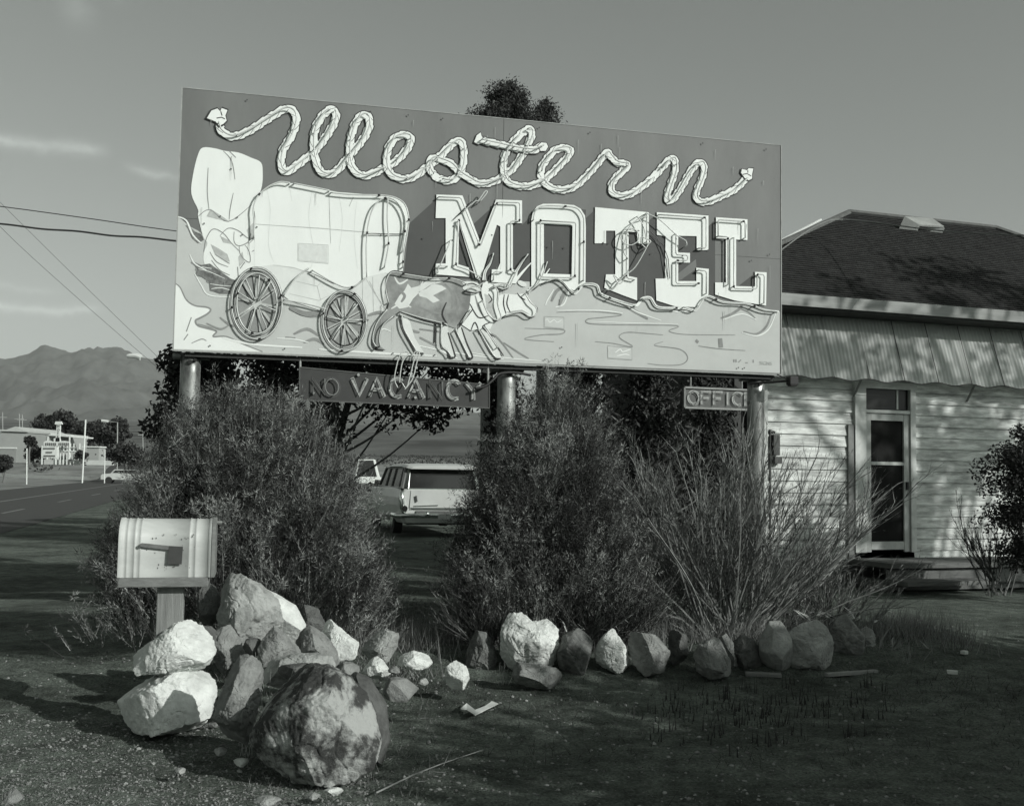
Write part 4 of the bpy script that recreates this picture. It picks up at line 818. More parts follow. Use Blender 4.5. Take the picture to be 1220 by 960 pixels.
# ================================================================== HOUSE
HU = Vector((.946, .324, 0)).normalized(); HN = Vector((HU.y, -HU.x, 0))      # HN faces the camera
H0 = at(932, 500, 16.0); H0.z = 0
def Hp(px, py, off=0.0):
    d = ray(px, py); q = H0+HN*off; t = (q-EYE).dot(HN)/d.dot(HN); return EYE+d*t
def hu(px, py, off=0.0): return (Hp(px, py, off)-H0).dot(HU)
def HW(u, z, off=0.0): return H0+HU*u+HN*off+UPZ*z
uc = hu(906, 520); uE = hu(1220, 500)+5.5; zfl = Hp(1100, 657).z
ez = Hp(932, 366, .5).z            # underside of the eave
house = thing('clapboard_house', HW(uc, 0), 'old white clapboard house with dark shingle roof, scalloped awning and peeling paint', 'house')
clap = mat('peeling_white_clapboard', .30, .74, 4.5, rough=.8, bump=.25, bscale=30, contrast=.14, stretch=(.5, .5, 3))
def boards(mb, u0, u1, z0, z1, ex=.172):
    z = math.floor(z0/ex)*ex
    while z < z1:
        a = max(z, z0); b = min(z+ex, z1)
        oa = .022*(1-(a-z)/ex)+.004; ob = .022*(1-(b-z)/ex)+.002
        mb.add([HW(u0, a, oa), HW(u1, a, oa), HW(u1, b, ob), HW(u0, b, ob), HW(u0, a, 0), HW(u1, a, 0)], [(0,1,2,3), (4,5,1,0)]); z += ex
du0, du1 = hu(1029, 560), hu(1082, 560); fr0, fr1 = hu(1016, 560), hu(1088, 560); dz1 = Hp(1050, 462).z
mb = MB(); boards(mb, uc, fr0, zfl-.1, ez); boards(mb, fr1, uE, zfl-.1, ez); boards(mb, fr0, fr1, dz1+.06, ez)
mb.add([HW(uc, zfl-.1, -.02), HW(uc, ez, -.02), HW(uc, ez, .0), HW(uc, zfl-.1, 0)], [(0,1,2,3)])
wallo = mb.build('front_wall', clap, house)
mb = MB(); D = 3.6
mb.add([HW(uE, 0, 0), HW(uE, ez, 0), HW(uE, ez, -D), HW(uE, 0, -D)], [(0,1,2,3)]); mb.add([HW(uc, 0, -D), HW(uc, ez, -D), HW(uE, ez, -D), HW(uE, 0, -D)], [(0,1,2,3)])
mb.build('side_wall', clap, house)
mb = MB(); mb.box(HW(uc+.03, (zfl+ez)/2, .035), .12, .03, ez-zfl, (HU, HN, UPZ)); mb.build('corner_board', mat('aged_white_trim', .42, .62, 6, rough=.75, bump=.15), house)
mb = MB(); mb.box(HW((uc+uE)/2, (zfl-.1)/2-.1, -.06), uE-uc, .2, zfl+.1, (HU, HN, UPZ)); mb.box(HW((uc+uE)/2, (zfl-.1)/2-.02, -1.8), uE-uc-.2, 3.4, zfl-.08, (HU, HN, UPZ)); mb.build('foundation', mat('dark_foundation', .08, .14, 6, bump=.3), house)
# door
dark_in = mat('dark_interior', .012, rough=.9); trim = MC['aged_white_trim']
dr = mb = MB()
zt_ = dz1; zd = Hp(1055, 493).z
mb.box(HW((fr0+du0)/2, (zfl+zt_)/2, .035), du0-fr0, .07, zt_-zfl, (HU, HN, UPZ)); mb.box(HW((fr1+du1)/2, (zfl+zt_)/2, .035), fr1-du1, .07, zt_-zfl, (HU, HN, UPZ))
mb.box(HW((fr0+fr1)/2, zt_+.03, .04), fr1-fr0+.04, .08, .1, (HU, HN, UPZ)); mb.box(HW((du0+du1)/2, zd+.03, .03), du1-du0-.002, .06, .05, (HU, HN, UPZ))
mb.build('door_frame', trim, house)
mb = MB(); w2 = (du1-du0); 
for u in (du0+.055, du1-.055): mb.box(HW(u, (zfl+zd)/2, .02), .10, .035, zd-zfl-.01, (HU, HN, UPZ))
for z, h in ((zd-.055, .1), (Hp(1055, 552).z, .05), (zfl+.10, .12)): mb.box(HW((du0+du1)/2, z, .021), w2-.22, .03, h, (HU, HN, UPZ))
sdo = mb.build('screen_door', mat('door_paint', .34, .5, 8), house)
mb = MB(); mb.box(HW((du0+du1)/2, (zfl+zd)/2, .0), w2-.2, .008, zd-zfl-.1, (HU, HN, UPZ)); mb.build('screen_mesh', mat('fly_screen', .012, .022, 5, rough=.9, spec=.05), sdo)
mb = MB(); mb.box(HW(du1-.06, zfl+1.0, .05), .03, .05, .12, (HU, HN, UPZ)); mb.build('handle', black, sdo)
mb = MB(); mb.box(HW((du0+du1)/2, (zd+.06+zt_)/2, .0), w2-.01, .01, zt_-zd-.08, (HU, HN, UPZ)); tr_ = mb.build('transom_window', mat('dark_glass', .015, rough=.3, spec=.2), house)
mb = MB(); mb.box(HW(du0+(du1-du0)*.75, (zd+.06+zt_)/2, .012), .03, .012, zt_-zd-.09, (HU, HN, UPZ)); mb.build('glazing_bar', trim, tr_)
mb = MB(); mb.box(HW(fr0-.06, (zfl+2.1)/2+.1, .02), .1, .06, 2.0, (HU, HN, UPZ)); mb.build('shutter', mat('grey_shutter', .16, .24, 9), house)
# porch recess left of the wall, its deep shade put into the wall colour
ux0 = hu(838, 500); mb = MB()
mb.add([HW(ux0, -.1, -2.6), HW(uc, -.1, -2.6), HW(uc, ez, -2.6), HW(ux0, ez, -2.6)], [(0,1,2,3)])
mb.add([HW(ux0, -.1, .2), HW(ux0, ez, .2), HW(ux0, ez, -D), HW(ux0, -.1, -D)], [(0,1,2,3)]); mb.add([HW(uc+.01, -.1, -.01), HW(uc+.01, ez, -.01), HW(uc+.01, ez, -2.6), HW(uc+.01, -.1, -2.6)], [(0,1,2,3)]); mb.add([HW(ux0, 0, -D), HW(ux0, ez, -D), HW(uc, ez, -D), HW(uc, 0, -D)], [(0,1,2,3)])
mb.build('porch_wall', mat('shade_toned_siding', .04, .07, 4, bump=.2), house)  # dark tone paints the shade of the recess
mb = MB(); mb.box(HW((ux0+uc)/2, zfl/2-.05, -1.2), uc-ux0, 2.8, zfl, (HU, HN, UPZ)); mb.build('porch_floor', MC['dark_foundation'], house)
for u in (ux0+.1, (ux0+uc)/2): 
    mb = MB(); mb.box(HW(u, (zfl+ez)/2, .1), .11, .11, ez-zfl, (HU, HN, UPZ)); mb.build('porch_post', MC['shade_toned_siding'], house)
# roof : hip, shingled in courses
shing = mat('dark_weathered_shingle', .012, .042, 9, rough=.9, bump=.5, bscale=40, stretch=(1, 1, 1), contrast=.2)
OV = .55; e0 = hu(818, 350, OV); e1 = uE+.5; ze = ez+.16; 
rd = 1.9; rp0 = None
d = ray(1012, 254.5); q = H0-HN*rd; t = (q-EYE).dot(HN)/d.dot(HN); R0 = EYE+d*t; ru0 = (R0-H0).dot(HU); rz = R0.z
d = ray(1186, 268); t = (q-EYE).dot(HN)/d.dot(HN); R1 = EYE+d*t; ru1 = (R1-H0).dot(HU)
def slope_courses(mb, a, b, c, dd, n):
    """a-b eave, dd-c ridge, n shingle courses with a little step and a ragged edge"""
    nrm = (b-a).cross(dd-a).normalized(); nrm = nrm if nrm.z > 0 else -nrm
    for i in range(n):
        t0 = i/n; t1 = (i+1.08)/n; t1 = min(t1, 1); l0, l1 = a.lerp(dd, t0), a.lerp(dd, t1); r0_, r1_ = b.lerp(c, t0), b.lerp(c, t1); seg = 40
        vs = []
        for k in range(seg+1):
            p = l0.lerp(r0_, k/seg); q2 = l1.lerp(r1_, k/seg); j = .008*noise.noise(p*7)
            vs += [p+nrm*.022+(l0-l1).normalized()*j*2, q2+nrm*.003, p+nrm*(-.004)+(l0-l1).normalized()*j*2]
        mb.add(vs, [(3*k, 3*k+3, 3*k+4, 3*k+1) for k in range(seg)]+[(3*k, 3*k+2, 3*k+5, 3*k+3) for k in range(seg)])
Ea, Eb = HW(e0, ze, OV), HW(e1+2.0, ze, OV); back = -(2*rd+OV); Ec, Ed = HW(e1+2.0, ze, back), HW(e0, ze, back); Ra, Rb = HW(ru0, rz, -rd), HW(ru1, rz, -rd)
u_r = ru1+ (rd+OV)*(ru0-e0)/(rd+OV)
Eb = HW(u_r, ze, OV); Ec = HW(u_r, ze, back)
mb = MB(); slope_courses(mb, Ea, Eb, Rb, Ra, 46); slope_courses(mb, Ed, Ea, Ra, Ra, 46); slope_courses(mb, Eb, Ec, Rb, Rb, 30); slope_courses(mb, Ec, Ed, Ra, Rb, 20)
roof = mb.build('roof', shing, house)
mb = MB()
for a, b in ((Ea, Ra), (Ra, Rb), (Rb, Eb)): mb.tube([a+UPZ*.03, b+UPZ*.03], .045, 5)
mb.build('ridge_cap', mat('ridge_flashing', .07, .14, 9), roof)
pn = (Eb-Ea).cross(Ra-Ea).normalized(); pn = pn if pn.z > 0 else -pn
def onroof(px, py, lift): d = ray(px, py); return EYE+d*(((Ea+pn*lift)-EYE).dot(pn)/d.dot(pn))
V_ = [onroof(1077, 259.5, .22), onroof(1110, 262, .22), onroof(1124, 271.5, .10), onroof(1094, 269.5, .10)]
mb = MB(); mb.prism(V_, pn*.03); 
for a, b in ((0, 3), (1, 2)): mb.prism([V_[a]-pn*.005, V_[b]-pn*.005, V_[b]-pn*.12, V_[a]-pn*.24], HU*.03)
mb.build('roof_vent', mat('bare_metal_sheet', .42, .55, 5, rough=.5, metal=.2), roof)
mb = MB(); 
for a, b, n_ in ((Ea, Eb, HN), (Ed, Ea, -HU)):
    dd_ = (b-a).normalized(); c = (a+b)/2-UPZ*.05; mb.box(c, (b-a).length, .05, .17, (dd_, dd_.cross(UPZ), UPZ))
mb.build('fascia', mat('grey_fascia', .20, .34, 4, rough=.7, stretch=(.3,.3,3)), house)
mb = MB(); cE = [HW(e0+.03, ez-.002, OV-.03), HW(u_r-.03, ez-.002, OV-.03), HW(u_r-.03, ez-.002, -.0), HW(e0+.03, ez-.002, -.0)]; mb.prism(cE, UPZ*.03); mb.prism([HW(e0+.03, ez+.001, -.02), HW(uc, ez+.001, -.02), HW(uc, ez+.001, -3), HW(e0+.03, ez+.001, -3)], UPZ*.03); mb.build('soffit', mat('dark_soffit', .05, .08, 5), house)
# corrugated awning
aw = MB(); zt2 = Hp(935, 374, .05).z; pb = .36; zb2 = Hp(1000, 449, pb).z; ua0 = uc-.25; ua1 = uE
nU = int((ua1-ua0)/.0113); vs = []; nV = 6
pan = .62
for i in range(nU+1):
    u = ua0+(ua1-ua0)*i/nU; cor = .0055*math.sin(u*2*math.pi/.068); pf = (u-ua0)/pan; sc = pf-math.floor(pf)
    dip = .04*(1-math.cos(2*math.pi*sc))*.5; seam = .012 if sc < .04 else 0
    for j in range(nV+1):
        v = j/nV; z = zt2+(zb2-dip-zt2)*v+ (0.03*math.sin(math.pi*v)); off = .04+(pb-.04)*v+cor+seam+.02*math.sin(u*1.3+v*2); vs.append(HW(u+ .0*v, z+cor*.3, off))
aw.add(vs, [(i*(nV+1)+j, (i+1)*(nV+1)+j, (i+1)*(nV+1)+j+1, i*(nV+1)+j+1) for i in range(nU) for j in range(nV)])
am = mat('translucent_corrugated_sheet', .42, .62, 1.1, rough=.55, contrast=.22)
nta = am.node_tree; bs = nta.nodes['Principled BSDF']; tr = nta.nodes.new('ShaderNodeBsdfTranslucent'); tr.inputs['Color'].default_value = g(.65); mx = nta.nodes.new('ShaderNodeMixShader'); mx.inputs[0].default_value = .42
nta.links.new(bs.outputs[0], mx.inputs[1]); nta.links.new(tr.outputs[0], mx.inputs[2]); nta.links.new(mx.outputs[0], nta.nodes['Material Output'].inputs['Surface'])
ao = aw.build('awning', am, house, smooth=True)
mb = MB(); k = 0; u = ua0
while u < ua1-.1:
    p = [HW(u+pan*t, zb2-.04*(1-math.cos(2*math.pi*t))*.5-.012, pb+.012) for t in [i/8 for i in range(9)]]; mb.tube(p, .009, 4); mb.tube([HW(u+.01, zt2, .07), HW(u+.01, zb2-.01, pb+.022)], .006, 4); u += pan
mb.build('awning_edge', mat('awning_trim', .05, .1, 9), ao)
mb = MB(); mb.tube([HW(ua0, zb2+.05, pb-.12), HW(ua1, zb2+.05, pb-.12)], .02, 5)
for u in (ua0+.1, hu(1016, 470), hu(1150, 470), ua1-.1): mb.tube([HW(u, zb2+.04, pb-.12), HW(u, zb2-.25, .03)], .018, 5)
mb.build('awning_frame', mat('awning_frame_paint', .2, .3, 9), ao)
# porch edge and steps
mb = MB(); s0 = hu(1062, 668, 1.0)
mb.box(HW((s0+uE)/2, zfl-.12, .5), uE-s0, 1.0, .07, (HU, HN, UPZ)); mb.box(HW((s0+uE)/2, zfl-.28, .9), uE-s0, .05, .2, (HU, HN, UPZ)); mb.box(HW(s0+.7, zfl-.33, 1.2), 1.5, .4, .06, (HU, HN, UPZ)); mb.box(HW((s0+uE)/2, zfl/2-.16, .45), uE-s0-.1, .8, zfl-.35, (HU, HN, UPZ))
mb.build('porch_step', mat('worn_dark_boards', .09, .18, 5, bump=.3, stretch=(.5,.5,4)), house)
mb = MB(); wb = hu(921, 535); mb.box(HW(wb, Hp(921,530).z, .06), .10, .09, .30, (HU, HN, UPZ)); mb.tube([HW(wb, Hp(921,515).z, .05), HW(wb-.08, Hp(921,512).z, .05), HW(wb-.08, zfl, .05)], .018, 6); mb.box(HW(wb+.02, Hp(921,548).z, .08), .12, .08, .10, (HU, HN, UPZ)); mb.build('meter_box', mat('meter_grey', .06, .1, 9), house)
mb = MB(); mb.tube(catmull([at(925, 302, 15.6), at(975, 268, 16.4), at(1012, 262, 17), at(1120, 275, 15.5), at(1230, 281, 14)], 8), .010, 5)
tag(mb.build('service_wire', mat('grey_cable', .16, .22, 9)), 'thin sagging cable crossing in front of the house roof', 'cable')
mb = MB(); mb.tube([HW(e0+.6, ze+.25, 0), at(978, 262, 19.8)], .022, 6); mb.tube([HW(e0+.6, ze+.12, -.6), at(996, 260, 20.2)], .018, 6)
tag(mb.build('roof_pipe', mat('pale_pipe', .5, .6, 9)), 'thin pale pipe lying along the left slope of the house roof', 'pipe')
# ================================================================== VEGETATION
def unit(a): return a/np.maximum(np.linalg.norm(a, axis=-1, keepdims=True), 1e-9)
def blades(base, dirs, length, width):
    """thin triangular blades"""
    n = len(base); side = unit(np.cross(dirs, rng.normal(size=(n, 3))))*(np.asarray(width).reshape(-1, 1)*.5)
    tip = base+dirs*np.asarray(length).reshape(-1, 1)
    co = np.stack([base-side, base+side, tip], 1).reshape(-1, 3); return co, np.full(n, 3)
def leaf_quads(c, size, aspect=.5, up_bias=0.0):
    n = len(c); a = unit(rng.normal(size=(n, 3))+np.array([0, 0, up_bias])); b = unit(np.cross(a, rng.normal(size=(n, 3))))
    s = (size*rng.uniform(.6, 1.3, n)).reshape(-1, 1); a = a*s*.5; b = b*s*.5*aspect
    co = np.stack([c-a, c+b, c+a, c-b], 1).reshape(-1, 3); return co, np.full(n, 4)
def mk(name, parts, m, parent=None, origin=None, kind=None, vary=True):
    co = np.concatenate([p[0] for p in parts]); lt = np.concatenate([p[1] for p in parts])
    me = npmesh(name, co, np.arange(len(co)), lt, m if isinstance(m, list) else [m], mi=rng.integers(0, len(m), len(lt)) if isinstance(m, list) else None)
    return link(name, me, parent, origin)
def folmat(name, v, rough=.6, tr=.25):
    m = mat(name, v, v*1.5, 1.7, rough=rough, spec=.25); nt = m.node_tree; b = nt.nodes['Principled BSDF']
    t = nt.nodes.new('ShaderNodeBsdfTranslucent'); t.inputs['Color'].default_value = g(v*1.6); x = nt.nodes.new('ShaderNodeMixShader'); x.inputs[0].default_value = tr
    nt.links.new(b.outputs[0], x.inputs[1]); nt.links.new(t.outputs[0], x.inputs[2]); nt.links.new(x.outputs[0], nt.nodes['Material Output'].inputs['Surface']); return m
def tubes_fast(lines, m, name, parent, n=4):
    mb = MB()
    for p, r, r2 in lines: mb.tube(p, r, n, r2=r2, cap=False)
    return mb.build(name, m, parent)
bark = mat('shrub_bark', .10, .20, 20, rough=.9); 
def curve_pts(p0, d, L, n, bend, droop):
    p = Vector(p0); d = Vector(d).normalized(); out = [p.copy()]
    for i in range(n):
        d = (d+Vector((rnd.gauss(0, bend), rnd.gauss(0, bend), rnd.gauss(0, bend)-droop))).normalized(); p = p+d*(L/n); out.append(p.copy())
    return out
# --- dense upright shrub : shoots filling a profile traced by (x fraction -> height)
def dense_shrub(name, label, cx, cy, rx, ry, prof, nshoot, mats, seed, blade=(.035, .0050), shoot=(.22, .42), lean=.22, stems=60, top_wisps=200, zb=0.1, cat='shrub', up=.75, tuft=.35):
    root = thing(name, Vector((cx, cy, zb)), label, cat)
    def height(xf, yf):   # xf,yf in -1..1
        h = np.interp(xf, [a for a, b in prof], [b for a, b in prof]); return h*np.sqrt(np.clip(1-yf*yf*.75, 0, 1))
    # clumps on and inside the envelope
    nc = int(nshoot); xf = rng.uniform(-1, 1, nc*2); yf = rng.uniform(-1, 1, nc*2); k = (xf**2*.25+yf**2) < 1.0; xf, yf = xf[k][:nc], yf[k][:nc]; nc = len(xf)
    H = height(xf, yf); u = rng.uniform(0, 1, nc)**.62; z = H*u
    # lumpy outline
    lump = np.array([noise.noise(Vector((a*rx*2.9, b*ry*2.9, c*2.2))+Vector((seed, 0, 0))) for a, b, c in zip(xf, yf, z)])
    keep = lump > -.06+rng.uniform(-.07, .07, nc)-.35*(np.abs(yf) < .4); xf, yf, z, H, lump = xf[keep], yf[keep], z[keep], H[keep], lump[keep]; n = len(xf)
    bulge = 1+.20*lump
    spreadz = 1-.28*np.clip(z/np.maximum(H, .1), 0, 1)**2
    base = np.stack([cx+xf*rx*bulge*spreadz, cy+yf*ry*bulge, zb+z*.93], 1)
    d = unit(np.stack([xf*lean*1.5+rng.normal(0, .30, n), yf*lean*1.2-.10+rng.normal(0, .30, n), np.full(n, up)+rng.normal(0, .2, n)], 1))
    L = rng.uniform(shoot[0], shoot[1], n); nb = 20
    parts = []
    t = rng.uniform(.05, 1, (n, nb)); side = rng.normal(size=(n, nb, 3))
    P = base[:, None, :]+d[:, None, :]*(t*L[:, None])[..., None]+rng.normal(0, .006, (n, nb, 3))
    D = unit(d[:, None, :]*1.0+side*.55)
    parts.append(blades(P.reshape(-1, 3), D.reshape(-1, 3), (blade[0]*rng.uniform(.5, 1.5, n*nb)), blade[1]))
    parts.append(blades(base, d, L*1.05, np.full(n, .0045)))
    # knobbly tufts at the shoot ends
    tf = rng.uniform(0, 1, n) < tuft*(1-.5*xf); E_ = (base+d*L[:, None])[tf]; nt_ = len(E_); kt = 26
    rad = rng.uniform(.03, .075, (nt_, 1, 1)); vv = unit(rng.normal(size=(nt_, kt, 3))); P2 = E_[:, None]+vv*rad*rng.uniform(.2, 1, (nt_, kt, 1)); D2 = unit(vv+np.array([0, 0, .5]))
    parts.append(blades(P2.reshape(-1, 3), D2.reshape(-1, 3), rng.uniform(.018, .042, nt_*kt), .0058))
    # tone follows the spray, not the single blade
    tone = np.array([noise.noise(Vector(p)*4.5) for p in base])*1.6+rng.normal(0, .45, n)-.08; ti = np.clip(((tone+.9)/1.8*len(mats)).astype(int), 0, len(mats)-1)
    mi = np.concatenate([np.repeat(ti, nb), ti, np.repeat(ti[tf], kt)]); cof = np.concatenate([p[0] for p in parts]); ltf = np.concatenate([p[1] for p in parts])
    link('foliage', npmesh('foliage', cof, np.arange(len(cof)), ltf, mats, mi=mi), root)
    lines = []
    for i in range(stems):
        a = rnd.uniform(0, 2*math.pi); q = Vector((cx+math.cos(a)*rx*.25*rnd.random(), cy+math.sin(a)*ry*.25*rnd.random(), zb-.1)); xx = rnd.uniform(-.9, .9); yy = rnd.uniform(-.85, .7); hh = float(height(xx, yy))*rnd.uniform(.5, .98)
        e = Vector((cx+xx*rx*.9, cy+yy*ry*.9, zb+hh)); mid = q.lerp(e, .45)+Vector((rnd.gauss(0, .06), rnd.gauss(0, .06), .1)); lines.append((catmull([q, mid, e], 5), .011, .003))
    tubes_fast(lines, bark, 'stems', root)
    if top_wisps:
        xx = rng.uniform(-.85, .85, top_wisps); yy = rng.uniform(-.7, .5, top_wisps); hh = height(xx, yy); b = np.stack([cx+xx*rx*.85, cy+yy*ry, zb+hh*.86], 1)
        d = unit(np.stack([xx*.3+rng.normal(0, .12, top_wisps), rng.normal(0, .12, top_wisps), np.ones(top_wisps)], 1)); L = rng.uniform(.2, .52, top_wisps); nb = 14; t = rng.uniform(.1, 1, (top_wisps, nb))
        P = b[:, None]+d[:, None]*(t*L[:, None])[..., None]; D = unit(d[:, None]+rng.normal(size=(top_wisps, nb, 3))*.3)
        mk('wispy_shoots', [blades(P.reshape(-1,3), D.reshape(-1,3), .035, .0035), blades(b, d, L, np.full(top_wisps, .006))], mats, root)
    return root
f1 = [folmat('shrub_leaf_a', .022, tr=.1), folmat('shrub_leaf_b', .05, tr=.1), folmat('shrub_leaf_c', .12, tr=.1), folmat('shrub_leaf_d', .26, tr=.1)]
f2 = list(f1)
fd = [folmat('dark_leaf_a', .020, tr=.08, rough=.8), folmat('dark_leaf_b', .032, tr=.08, rough=.8), folmat('dark_leaf_c', .05, tr=.08, rough=.8)]
cxl = at(300, 600, 9.35).x
dense_shrub('dense_shrub', 'wide dense twiggy shrub behind the mailbox hiding the left billboard post', cxl, 9.35, 1.15, .78, [(-1,.3),(-.9,1.0),(-.72,1.62),(-.5,1.98),(-.3,2.12),(-.05,2.10),(.2,2.08),(.45,1.95),(.65,1.75),(.82,1.35),(.93,.95),(1,.4)], 15500, f1, 3.0, stems=130, top_wisps=420)
cxm = at(654, 600, 9.9).x
dense_shrub('upright_shrub', 'tall bushy shrub with wispy tips in front of the middle billboard post', cxm, 9.75, .74, .60, [(-1,.55),(-.9,1.1),(-.75,1.55),(-.5,1.75),(-.3,2.0),(-.08,2.25),(.12,2.36),(.4,2.12),(.62,1.85),(.8,1.5),(.93,1.05),(1,.5)], 10500, f2, 9.0, stems=110, top_wisps=330, lean=.3, shoot=(.25,.5))
# --- broom-like sprawling shrub
def broom(name, label, base, n, R, seed, mats, aspread=1.0, H=1.9, cat='shrub', twl=.20, group=None, bk=None):
    root = thing(name, Vector(base), label, cat, group); lines = []; TB = []; TD = []; TL = []; sub = []
    for i in range(n):
        a = rnd.uniform(0, 2*math.pi); el = math.radians(rnd.triangular(14, 86, 58)); q = Vector(base)+Vector((rnd.gauss(0, .12), rnd.gauss(0, .09), -.05))
        d = Vector((math.cos(a)*math.cos(el)*aspread, math.sin(a)*math.cos(el)*.7, math.sin(el))); L = R*rnd.uniform(.62, 1.05)*(.85+.3*math.cos(el))
        p = catmull(curve_pts(q, d, L, 7, .07, -.03), 2); lines.append((p, .010, .0035)); m = len(p)
        for k in range(8):
            j = rnd.randrange(m//4, m-1); dd = (p[j+1]-p[j]).normalized(); dv = (dd+Vector((rnd.gauss(0, .28), rnd.gauss(0, .28), rnd.gauss(.08, .22)))).normalized(); l2 = rnd.uniform(.28, .62)*(1.1-j/m*.5)
            s = curve_pts(p[j], dv, l2, 4, .07, -.03); sub.append((s, .0042, .0018))
            for t in range(6):
                jj = rnd.randrange(1, 5); e = s[jj]; f = (s[jj]-s[jj-1]).normalized(); TB.append(e.lerp(s[jj-1], rnd.random())); TD.append((f+Vector((rnd.gauss(0, .3), rnd.gauss(0, .3), rnd.gauss(.05, .25)))).normalized()); TL.append(rnd.uniform(.5, 1.3)*twl)
        for t in range(10):
            j = rnd.randrange(m//2, m); j = min(j, m-1); f = (p[j]-p[j-1]).normalized(); TB.append(p[j]); TD.append((f+Vector((rnd.gauss(0, .3), rnd.gauss(0, .3), rnd.gauss(.05, .2)))).normalized()); TL.append(rnd.uniform(.6, 1.3)*twl)
    tubes_fast(lines, bk or bark, 'branches', root, 4); tubes_fast(sub, mats[1], 'branchlets', root, 3)
    B = np.array([v[:] for v in TB]); D = np.array([v[:] for v in TD]); L = np.array(TL); k = 3; n2 = len(B)
    t = rng.uniform(.2, 1, (n2, k)); P = B[:, None]+D[:, None]*(t*L[:, None])[..., None]; DD = unit(D[:, None]+rng.normal(size=(n2, k, 3))*.28)
    mk('twigs', [blades(B, D, L, np.full(n2, .0050)), blades(P.reshape(-1,3), DD.reshape(-1,3), .04, .0030)], mats, root); return root
bc = at(868, 700, 10.2); fb = [folmat('broom_twig_a', .04, tr=.1), folmat('broom_twig_b', .13, tr=.1), folmat('broom_twig_c', .30, tr=.1)]; palebark = mat('pale_shrub_bark', .16, .34, 20, rough=.9)
broom('broom_shrub', 'sprawling bare-looking broom shrub with long arching twigs in front of the right billboard post', (bc.x, 10.15, .12), 112, 2.0, 5, fb, 1.22, bk=palebark)
b2 = at(975, 715, 10.6); broom('feathery_shrub', 'low feathery grey shrub at the right foot of the sprawling broom shrub', (b2.x, 10.6, .1), 34, .75, 6, fb, 1.2, twl=.12)
b3 = at(790, 720, 10.1); broom('wispy_shrub', 'thin wispy shrub between the bushy shrub and the sprawling broom shrub', (b3.x, 10.3, .12), 26, 1.8, 8, fb, .6, twl=.16)
b4 = at(715, 712, 9.7); broom('low_shrub', 'small low shrub under the right side of the tall bushy shrub', (b4.x, 9.5, .1), 34, .62, 9, f2, 1.1, twl=.10)
b4 = at(590, 715, 9.4); broom('low_shrub', 'small feathery weed clump at the left foot of the tall bushy shrub', (b4.x, 9.3, .1), 22, .42, 19, f2, 1.1, twl=.10)
# --- grass and weeds (nobody could count them)
def grass(name, pts_fn, n, L, w, mats, lean=.35, kind='stuff'):
    P = np.array([pts_fn() for _ in range(n)]); P = np.array([(x, y, gh(x, y)-.01) for x, y in P]); D = unit(np.stack([rng.normal(0, lean, n), rng.normal(0, lean, n), np.ones(n)], 1))
    l = rng.uniform(L[0], L[1], n); c1, t1 = blades(P, D, l, np.full(n, w)); o = mk(name, [(c1, t1)], mats); tag(o, kind=kind); return o
def g1():
    x = rnd.uniform(-1.9, 4.2); return x, rnd.gauss(9.68+.12*x, .30)
gr = [folmat('dry_grass_a', .09), folmat('dry_grass_b', .15), folmat('dry_grass_c', .24)]
def clump(f, k=9, r=.07):
    st = {'n': 0, 'p': (0, 0)}
    def fn():
        if st['n'] % k == 0: st['p'] = f()
        st['n'] += 1; return st['p'][0]+rnd.gauss(0, r), st['p'][1]+rnd.gauss(0, r)
    return fn
grass('dry_grass', clump(g1), 9000, (.06, .34), .006, gr)
grass('short_weeds', clump(lambda: (rnd.uniform(-1.5, 4.8), rnd.uniform(6.2, 9.2)), 14, .09), 5200, (.02, .09), .005, fd+gr[:1], .7)
grass('scrub_weeds', clump(lambda: (rnd.uniform(-2.5, -.7), rnd.uniform(8.2, 9.2)), 12, .1), 1800, (.04, .16), .006, f1, .5)
grass('verge_grass', clump(lambda: (lambda p: (p.x, p.y))(gp(rnd.uniform(1050, 1110), rnd.uniform(750, 785))), 12, .08), 1100, (.04, .15), .006, f1+gr[:1], .4)
grass('dirt_sprouts', clump(lambda: (lambda p: (p.x, p.y))(gp(rnd.uniform(300, 520), rnd.uniform(815, 950))), 10, .05), 1500, (.02, .08), .004, gr, .6)
# dark dead stubs on the foreground
def stubf():
    p = gp(rnd.gauss(rnd.choice([795, 850, 905, 960, 1010]), 26), rnd.triangular(806, 905, 845)); return p.x, p.y
grass('dead_stubble', clump(stubf, 4, .03), 420, (.04, .14), .011, [mat('burnt_stalk', .02, .05, 30)], .12)
# tall sprig left of the boulder, dry leaves
def sprig(px, py, L, n, label, m, seed, w=.004):
    p = gp(px, py, 0); b = Vector((p.x, p.y-.04, gh(p.x, p.y))); B = []; lines = []
    for i in range(n): lines.append((curve_pts(b+Vector((rnd.gauss(0,.02), rnd.gauss(0,.02), 0)), Vector((rnd.gauss(0,.2), rnd.gauss(0,.2), 1)), L*rnd.uniform(.6, 1), 5, .08, 0), w*.5, w*.25))
    mb = MB()
    for q, r, r2 in lines: mb.tube(q, r, 3, r2=r2)
    tag(mb.build('weed_sprig', m), label, 'weed')
sprig(322, 900, .62, 9, 'thin pale weed stalks rising in front of the big boulder left side', mat('pale_stalk', .3, .45, 20), 1)
sprig(296, 896, .4, 6, 'short thin weed stalks at the foot of the tall narrow upright rock', MC['pale_stalk'], 2)
sprig(600, 815, .22, 7, 'small sprig of weed in front of the low slab', MC['pale_stalk'], 3)
